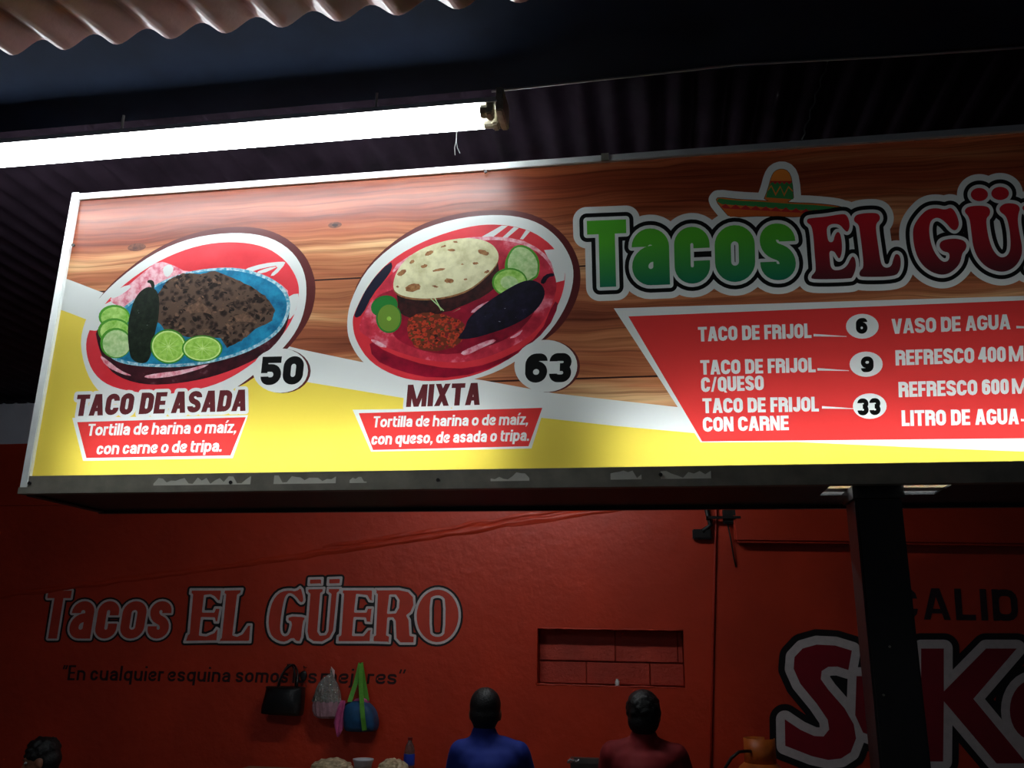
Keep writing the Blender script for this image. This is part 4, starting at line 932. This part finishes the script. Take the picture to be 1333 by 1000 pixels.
fin('foil', (lambda b_: (tube(b_, [(a.x-.005+.012*k, 5.19+.006*(k % 2), a.z+.008+.008*((k*3) % 4)/3) for k in range(6)], .007, 6), b_)[1])(bmesh.new()), mat('foil', (220, 220, 220), rough=.2, metal=.7), tr)
# small bottle in the niche
q = onY(803.5, 884, YW+.03); nb = thing('small_bottle', 'tiny white bottle standing on the ledge of the wall niche', 'bottle', (q.x, YW+.03, NZ0))
hq = q.z-NZ0
bm = bmesh.new(); lathe(bm, (q.x, YW+.03, NZ0), [(.013, 0), (.014, .004), (.014, hq*.7), (.008, hq*.8)], 14); fin('bottle_body', bm, mat('white_plastic', (225, 218, 214), rough=.4), nb, True)
bm = bmesh.new(); lathe(bm, (q.x, YW+.03, NZ0), [(.009, hq*.78), (.009, hq)], 12); fin('bottle_cap', bm, MATS['white_plastic'], nb)
# ================================================================== bags on wall hooks
M_LEATHER = mat('black_leather', (16, 15, 17), rough=.35, spec=.6, bump=.2, bscale=60)
def hook(px, py, label):
    p = onY(px, py, YW-.03); bm = bmesh.new(); tube(bm, [(p.x, YW+.004, p.z-.006), (p.x, YW-.03, p.z-.006), (p.x, YW-.04, p.z+.006)], .0035, 6)
    tag(fin('wall_nail', bm, M_DARKM, base=(p.x, YW, p.z-.006)), label, 'nail'); return Vector((p.x, YW-.03, p.z))
h1 = hook(375, 866, 'nail in the wall that the black handbag hangs from'); h2 = hook(431, 872, 'nail in the wall behind the top of the silver sack'); h3 = hook(469.5, 864, 'nail in the wall that the green straps hang from'); h4 = hook(396, 868, 'nail with a small dark thing hanging on it beside the black handbag')
# black handbag
def bagshell(bm, outline, yc, dep, bul=.6, nr=5):
    """outline (x,z) list -> rounded cushion"""
    cx_ = sum(p[0] for p in outline)/len(outline); cz_ = sum(p[1] for p in outline)/len(outline); rings = []
    for i in range(-nr, nr+1):
        t = i/nr; k = (1-abs(t)**3)**.5 if abs(t) < 1 else .0
        k = bul+(1-bul)*k if abs(t) < 1 else bul*.92
        rings.append([bm.verts.new((cx_+(x-cx_)*k, yc+dep/2*t, cz_+(z-cz_)*k)) for x, z in outline])
    for a_, b_ in zip(rings, rings[1:]):
        for j in range(len(outline)): bm.faces.new((a_[j], a_[(j+1) % len(outline)], b_[(j+1) % len(outline)], b_[j]))
    bm.faces.new(rings[0][::-1]); bm.faces.new(rings[-1])
def XZ(pts, Y, sm=1): return smooth_ring([(lambda p: (p.x, p.z))(onY(x, y, Y)) for x, y in pts], sm)
hb = thing('handbag', 'black leather handbag hanging on the wall by two looped straps', 'bag', h1)
bm = bmesh.new(); bagshell(bm, XZ([(350, 894), (348, 893), (394, 894), (395, 896), (393, 930), (390, 933), (345, 930), (341, 928)], YW-.08), YW-.075, .12, .85); fin('bag_body', bm, M_LEATHER, hb, True)
for dy, xa_, xb_ in ((-.11, 361, 386), (-.045, 363, 384)):
    P0, P1 = onY(xa_, 897, YW+dy), onY(xb_, 897, YW+dy); bm = bmesh.new(); pts = []
    for k in range(13):
        t = math.pi*k/12; c = (P0+P1)/2; w2 = (P1.x-P0.x)/2
        pts.append(Vector((c.x-w2*math.cos(t)*(.55+.45*abs(math.cos(t))), YW+dy*(1-.6*math.sin(t)), P0.z+(h1.z+.004-P0.z)*math.sin(t)**.7)))
    tube(bm, pts, .011, 8, flat=(1, .5)); fin('strap', bm, M_LEATHER, hb, True)
    for p in (P0, P1): bm = bmesh.new(); ball(bm, p+Vector((0, -.012, -.005)), .006, sub=1); fin('strap_ring', bm, M_STEEL, hb)
# small dark thing
q = onY(395, 878, YW-.03); dk = thing('key_holder', 'small dark key holder hanging from a nail right of the black handbag', 'key holder', h4)
bm = bmesh.new(); bagshell(bm, XZ([(392, 874), (398, 873), (400, 880), (397, 888), (393, 887), (390, 880)], YW-.03), YW-.03, .02, .7); fin('case', bm, M_BLACK, dk, True)
bm = bmesh.new(); c = onY(396, 893, YW-.03); tube(bm, [c+Vector((.016*math.cos(t), 0, .02*math.sin(t))) for t in [2*math.pi*k/14 for k in range(15)]], .002, 6); fin('ring', bm, M_DARKM, dk)
bm = bmesh.new(); tube(bm, [h4, onY(395.5, 875, YW-.03)], .0015, 5); fin('cord', bm, M_DARKM, dk)
# silver drawstring sack
sk_ = thing('drawstring_sack', 'shiny silver drawstring sack with a dusty pink lower half hanging on the wall', 'bag', h2)
def sack(bm, prof, amp, seed, yc):
    rings = []
    for i, (xl_, xr_, py) in enumerate(prof):
        A, B = onY(xl_, py, YW-.07), onY(xr_, py, YW-.07); c = (A+B)/2; r = (B.x-A.x)/2
        ring = []
        for k in range(32):
            t = 2*math.pi*k/32; fo = 1+amp*noise.noise(Vector((math.cos(t)*3, math.sin(t)*3, i*.55+seed)))+amp*.6*math.sin(k*2.4+i*.7)
            ring.append(bm.verts.new((c.x+r*math.cos(t)*fo, yc+min(r, .075)*math.sin(t)*fo*.8, c.z)))
        rings.append(ring)
    for a_, b_ in zip(rings, rings[1:]):
        for k in range(32): bm.faces.new((a_[k], b_[k], b_[(k+1) % 32], a_[(k+1) % 32]))
    bm.faces.new(rings[0]); bm.faces.new(rings[-1][::-1])
bm = bmesh.new(); sack(bm, [(429.5, 431, 871), (430, 433, 877), (422, 434.5, 882), (416, 438, 889), (412, 441, 898), (409.5, 443, 907), (408.5, 443.5, 914)], .14, 1, YW-.068)
fin('upper_foil', bm, mat('silver_fabric', (190, 186, 180), rough=.22, metal=.85, var=.2, scale=30, bump=1.0, bscale=60, dist=.02), sk_)
bm = bmesh.new(); sack(bm, [(408.5, 443.5, 913), (407, 444, 919), (407.5, 443.5, 926), (410, 441, 932), (414, 436, 935)], .07, 4, YW-.068)
fin('lower_cloth', bm, mat('dusty_pink', (170, 130, 140), rough=.8, var=.15, scale=60, bump=.5, bscale=90), sk_)
bm = bmesh.new(); A = onY(431, 868, YW-.04); tube(bm, [A, onY(434, 874, YW-.05), onY(434.5, 884, YW-.07)], [.002, .01, .004], 6); fin('pull_tab', bm, mat('pale_foil', (235, 205, 205), rough=.3, metal=.3), sk_)
# teal duffel with green straps
df = thing('tote_bag', 'teal blue fabric bag with bright green straps hanging on the wall', 'bag', h3)
M_TEAL = mat('teal_fabric', (18, 74, 116), rough=.5, var=.25, scale=20, bump=.4, bscale=30); M_GREEN = mat('green_webbing', (92, 164, 50), rough=.6, var=.1, scale=60)
bm = bmesh.new(); bagshell(bm, XZ([(451, 916), (462, 912), (476, 913), (486, 922), (491, 936), (490.5, 950), (486, 953), (455, 953), (449.5, 950), (448.5, 930)], YW-.1, 2), YW-.09, .15, .7); fin('bag_body', bm, M_TEAL, df, True)
def strip(bm, pts, w_, th=.004):
    rows = []
    for i, p in enumerate(pts):
        d = (pts[min(i+1, len(pts)-1)]-pts[max(i-1, 0)]).normalized(); s_ = d.cross(Vector((0, 1, 0))).normalized()*(w_/2); n_ = Vector((0, th/2, 0))
        rows.append([bm.verts.new(p+s_-n_), bm.verts.new(p-s_-n_), bm.verts.new(p-s_+n_), bm.verts.new(p+s_+n_)])
    for a_, b_ in zip(rows, rows[1:]):
        for k in range(4): bm.faces.new((a_[k], a_[(k+1) % 4], b_[(k+1) % 4], b_[k]))
    bm.faces.new(rows[0][::-1]); bm.faces.new(rows[-1])
for pp in (((469.5, 863, -.035), (463, 890, -.07), (455, 914, -.12)), ((470, 863, -.036), (469.5, 890, -.1), (471, 915, -.172), (472.5, 935, -.182), (474.5, 951, -.168)), ((469.8, 863, -.03), (473, 885, -.05), (478, 913, -.08))):
    bm = bmesh.new(); strip(bm, [onY(x, y, YW+d_) for x, y, d_ in pp], .03); fin('strap', bm, M_GREEN, df)
M_PINK = mat('pink_cloth', (200, 84, 140), rough=.8, var=.2, scale=30, bump=.5, bscale=40)
bm = bmesh.new(); bagshell(bm, XZ([(460, 914), (466, 908), (477, 909), (482, 916), (472, 918)], YW-.07), YW-.075, .07, .7); fin('pink_lining', bm, M_PINK, df, True)
bm = bmesh.new(); bagshell(bm, XZ([(449, 916), (457, 913), (461, 916), (452, 921)], YW-.12), YW-.1, .09, .8); fin('side_pocket', bm, M_BLACK, df, True)
q = onY(446, 912, YW-.15); bm = bmesh.new(); rows = []
for i, (xl_, xr_, py) in enumerate(((446, 450, 912), (441, 451, 921), (437.5, 450, 931), (435, 449, 941), (437, 446, 950), (440.5, 441.5, 959))):
    A, B = onY(xl_, py, YW-.12), onY(xr_, py, YW-.12); rows.append([bm.verts.new(A.lerp(B, k/8)+Vector((0, .012*math.sin(k*1.7+i*.4)-.02, 0))) for k in range(9)])
for a_, b_ in zip(rows, rows[1:]):
    for k in range(8): bm.faces.new((a_[k], b_[k], b_[k+1], a_[k+1]))
o = fin('pink_cloth', bm, M_PINK, base=q, smooth=True); md = o.modifiers.new('t', 'SOLIDIFY'); md.thickness = .006
tag(o, 'pink cloth dangling between the silver sack and the teal bag', 'cloth')
# ================================================================== gas cylinder
GY = 5.5; q = onY(988, 961, GY); gx = q.x; GT = q.z
gc = thing('gas_cylinder', 'orange gas cylinder with a collar and black hose in front of the big wall lettering', 'gas cylinder', (gx, GY, 0))
M_OR = mat('orange_enamel', (206, 104, 34), rough=.45, var=.2, scale=14)
bm = bmesh.new(); lathe(bm, (gx, GY, 0), [(.13, 0), (.14, .04), (.152, .06), (.154, .2), (.154, GT-.26), (.145, GT-.2), (.118, GT-.155), (.085, GT-.128), (.05, GT-.12)], 28); fin('tank', bm, M_OR, gc, True)
bm = bmesh.new(); R1, R2 = .088, .082; rA = []
for k in range(25):
    t = math.radians(-60+300*k/24) + math.pi/2+.6; rA.append([bm.verts.new((gx+r*math.cos(t), GY+r*math.sin(t), z)) for r, z in ((R1, GT-.135), (R1, GT), (R2, GT), (R2, GT-.135))])
for a_, b_ in zip(rA, rA[1:]):
    for k in range(4): bm.faces.new((a_[k], a_[(k+1) % 4], b_[(k+1) % 4], b_[k]))
bm.faces.new(rA[0][::-1]); bm.faces.new(rA[-1]); fin('collar', bm, M_OR, gc, True)
bm = bmesh.new(); tube(bm, [(gx, GY, GT-.13), (gx, GY, GT-.03)], .016, 10); tube(bm, [(gx, GY, GT-.035), (gx, GY, GT-.012)], .03, 12); fin('valve', bm, mat('brass', (170, 130, 60), rough=.35, metal=.8), gc)
bm = bmesh.new(); P_ = [Vector((gx-.02, GY-.02, GT-.07)), onY(972, 978, GY-.1), onY(962, 979, GY-.14), onY(952, 987, GY-.14), onY(944, 1000, GY-.14), onY(936, 1030, GY-.1), onY(934, 1100, GY-.05)]
tube(bm, P_, .009, 8); fin('hose', bm, M_BLACK, gc, True)
# ================================================================== people
M_SKIN = mat('skin', (150, 98, 74), rough=.55, var=.08, scale=20); M_HAIR = mat('black_hair', (13, 12, 13), rough=.55, var=.3, scale=60, bump=.8, bscale=120)
M_EYEW = mat('eye_white', (220, 216, 210), rough=.3, var=0); M_EYEB = mat('eye_dark', (24, 16, 12), rough=.2, var=0); M_LIP = mat('lip', (140, 74, 66), rough=.5)
M_JEAN = mat('denim', (36, 44, 66), rough=.8, var=.2, scale=60); M_SHOE = mat('shoe_black', (20, 20, 22), rough=.5)
def remesh(name, bm, m, parent, vox, sm=2, disp=None):
    o = fin(name, bm, m, parent, True)
    r = o.modifiers.new('skin', 'REMESH'); r.mode = 'VOXEL'; r.voxel_size = vox; r.use_smooth_shade = True
    s_ = o.modifiers.new('smooth', 'SMOOTH'); s_.factor = .6; s_.iterations = sm
    return o
def person(label, x, y, rot, Ht, seat, shirt, hair, lean=.04, turn=0, nod=0, elbow=.25, tz=None, shw=.14, off=0.0):
    root = thing('person', label, 'person', (x, y, 0)); M = Matrix.Translation((x, y, 0)) @ Matrix.Rotation(math.radians(rot), 4, 'Z')
    tz = TBZ if tz is None else tz
    g = lambda a_, b_, c_: M @ Vector((a_, b_, c_))
    hc = Vector((off, lean+.03, Ht-.118)); HM = M @ Matrix.Translation(hc) @ Matrix.Rotation(math.radians(turn), 4, 'Z') @ Matrix.Rotation(math.radians(nod), 4, 'X')
    hp = lambda a_, b_, c_: HM @ Vector((a_, b_, c_))
    def hball(bm, c, s_, sub=3):
        gg = bmesh.ops.create_icosphere(bm, subdivisions=sub, radius=1)
        for v in gg['verts']: v.co = HM @ Vector((c[0]+v.co.x*s_[0], c[1]+v.co.y*s_[1], c[2]+v.co.z*s_[2]))
    sh = Ht-.28; pel = seat+.14
    bm = bmesh.new()
    hball(bm, (0, -.008, .022), (.073, .09, .088)); hball(bm, (0, .018, -.035), (.058, .07, .078)); hball(bm, (0, .055, -.075), (.032, .03, .028))
    capsule(bm, hp(0, .086, .012), hp(0, .102, -.022), .008, .013); hball(bm, (0, .088, -.052), (.022, .01, .009), 2)
    for s_ in (-1, 1): hball(bm, (s_*.073, -.002, -.012), (.011, .02, .032), 2); hball(bm, (s_*.03, .082, .026), (.018, .008, .006), 2)
    capsule(bm, g(off*.8, lean-.01, sh+.0), hp(0, -.015, -.07), .056, .052)
    capsule(bm, g(-.06, lean*.9, sh-.075), g(.06, lean*.9, sh-.075), .085, .085); capsule(bm, g(0, lean*.6, sh-.12), g(0, .0, pel+.05), .12, .115)
    capsule(bm, g(-.07, 0, pel), g(.07, 0, pel), .11, .11)
    arms = {}
    for s_ in (-1, 1):
        S_, E_ = g(s_*shw, lean, sh-.03), g(s_*elbow, lean+.12, sh-.28); Wr = g(s_*.13, lean+.30, tz+.08); Hd = g(s_*.10, lean+.37, tz+.07)
        arms[s_] = (S_, E_, Wr); capsule(bm, S_, E_, .052, .04); capsule(bm, E_, Wr, .04, .026); capsule(bm, Wr, Hd, .027, .034)
        fd = (Hd-Wr).normalized(); sd = (M.to_3x3() @ Vector((1, 0, 0)))
        for k, (l_, o_) in enumerate(((.062, -.027), (.072, -.009), (.067, .009), (.052, .026))):
            b0 = Hd+sd*o_+fd*.02; b1 = b0+fd*l_*.55+Vector((0, 0, -.004)); b2 = b1+fd*l_*.4+Vector((0, 0, -.02)); capsule(bm, b0, b1, .0095, .009, 8); capsule(bm, b1, b2, .009, .0075, 8)
        t0 = Hd-fd*.02-sd*s_*.024; capsule(bm, t0, t0-sd*s_*.028+fd*.03, .011, .009, 8)
        H_, K_, An = g(s_*.09, .02, pel-.02), g(s_*.12, .42, seat+.05), g(s_*.13, .38, .09)
        capsule(bm, H_, K_, .085, .058); capsule(bm, K_, An, .054, .038); capsule(bm, An, g(s_*.13, .40, .06), .038, .036)
    remesh('body', bm, M_SKIN, root, .0085)
    bm = bmesh.new()   # shirt
    capsule(bm, g(-.07, lean*.9, sh-.07), g(.07, lean*.9, sh-.07), .1, .1); capsule(bm, g(0, lean*.6, sh-.12), g(0, 0, pel+.02), .136, .138); capsule(bm, g(-.06, 0, pel+.02), g(.06, 0, pel+.02), .122, .122)
    capsule(bm, g(off*.7, lean, sh-.03), g(off, lean+.006, sh+.055), .088, .068)
    for s_ in (-1, 1):
        S_, E_, _w = arms[s_]; capsule(bm, S_-Vector((0, 0, .0)), S_.lerp(E_, .72), .07, .062); capsule(bm, g(s_*.06, lean, sh+.0), S_, .06, .064)
    remesh('shirt', bm, shirt, root, .011, 3)
    bm = bmesh.new()
    for s_ in (-1, 1):
        H_, K_, An = g(s_*.09, .02, pel-.02), g(s_*.12, .42, seat+.05), g(s_*.13, .38, .12)
        capsule(bm, H_, K_, .098, .07); capsule(bm, K_, An, .068, .058)
    capsule(bm, g(-.07, 0, pel), g(.07, 0, pel), .118, .118); remesh('trousers', bm, M_JEAN, root, .014)
    for s_ in (-1, 1):
        bm = bmesh.new(); capsule(bm, g(s_*.13, .36, .045), g(s_*.135, .52, .036), .045, .036); remesh('shoe', bm, M_SHOE, root, .01)
        bm = bmesh.new(); hball(bm, (s_*.03, .071, .01), (.013, .012, .008), 2); o = fin('eye', bm, M_EYEW, root, True)
        bm = bmesh.new(); hball(bm, (s_*.03, .080, .01), (.006, .005, .006), 2); fin('pupil', bm, M_EYEB, o, True)
        bm = bmesh.new(); capsule(bm, hp(s_*.016, .088, .03), hp(s_*.045, .076, .031), .0035, .0025, 6); fin('eyebrow', bm, M_HAIR, root, True)
    bm = bmesh.new(); capsule(bm, hp(-.02, .086, -.05), hp(.02, .086, -.05), .005, .005, 8); fin('lips', bm, M_LIP, root, True)
    bm = bmesh.new()   # hair
    if hair == 'afro':
        rnd = random.Random(4)
        hball(bm, (0, -.03, .03), (.084, .09, .09))
        hball(bm, (0, -.055, -.03), (.078, .06, .068))
        for k in range(150):
            u_ = rnd.uniform(-.75, 1); t = rnd.uniform(0, 2*math.pi); rr = math.sqrt(1-u_*u_); d_ = Vector((rr*math.cos(t), rr*math.sin(t), u_))
            if d_.y > .35 and d_.z < .55: continue
            hball(bm, (d_.x*.079, -.03+d_.y*.086, .025+d_.z*.083), (.014,)*3, 1)
        remesh('hair', bm, M_HAIR, root, .007, 1)
    else:
        hball(bm, (0, -.014, .034), (.079, .092, .087)); hball(bm, (0, -.035, -.01), (.076, .07, .07)); hball(bm, (0, -.03, -.05), (.06, .055, .045))
        if hair == 'messy':
            rnd = random.Random(9)
            for k in range(60):
                u_ = rnd.uniform(0, 1); t = rnd.uniform(0, 2*math.pi); rr = math.sqrt(1-u_*u_); d_ = Vector((rr*math.cos(t), rr*math.sin(t), u_))
                hball(bm, (d_.x*.078, -.012+d_.y*.09, .036+d_.z*.086), (.013,)*3, 1)
        o = remesh('hair', bm, M_HAIR, root, .007, 2)
    return root
def stool(x, y, h_, label):
    st = thing('stool', label, 'stool', (x, y, 0)); M_PL = mat('stool_plastic', (150, 30, 30), rough=.4)
    bm = bmesh.new(); lathe(bm, (x, y, h_-.03), [(.14, 0), (.165, .01), (.17, .024), (.16, .03)], 24); fin('seat', bm, M_PL, st, True)
    for k in range(4):
        t = math.pi/4+k*math.pi/2; bm = bmesh.new(); tube(bm, [(x+.11*math.cos(t), y+.11*math.sin(t), h_-.02), (x+.17*math.cos(t), y+.17*math.sin(t), 0)], .013, 8); fin('leg', bm, M_STEEL, st)
    bm = bmesh.new(); tube(bm, [(x+.148*math.cos(2*math.pi*k/20), y+.148*math.sin(2*math.pi*k/20), h_*.4) for k in range(21)], .007, 6); fin('foot_ring', bm, M_STEEL, st)
M_BLUE = mat('blue_cotton', (14, 42, 140), rough=.8, var=.08, scale=12); M_REDS = mat('red_cotton', (134, 12, 22), rough=.8, var=.08, scale=12); M_GREY = mat('grey_cotton', (110, 110, 118), rough=.8)
def stand_at(px, py, Y, label, lab2, rot, shirt, hair, **k):
    q = onY(px, py, Y); seat = .45 if q.z > 1.2 else .3
    person(label, q.x, Y, rot, q.z, seat, shirt, hair, **k); stool(q.x, Y-.02, seat+.0, lab2)
stand_at(638, 896, 4.5, 'person seen from behind in a blue short-sleeved shirt with short dark hair', 'round stool under the person in the blue shirt', 4, M_BLUE, 'short', elbow=.21, turn=3, shw=.135, off=-.03)
stand_at(835, 898, 4.6, 'person seen from behind in a dark red shirt with thick curly black hair', 'round stool under the person in the dark red shirt', -6, M_REDS, 'afro', turn=4, shw=.15, elbow=.22)
stand_at(76, 960, 4.9, 'person at the far left with short black hair, head bent to the left', 'low stool under the person at the far left', 115, M_GREY, 'messy', turn=0, nod=-18, tz=.5)
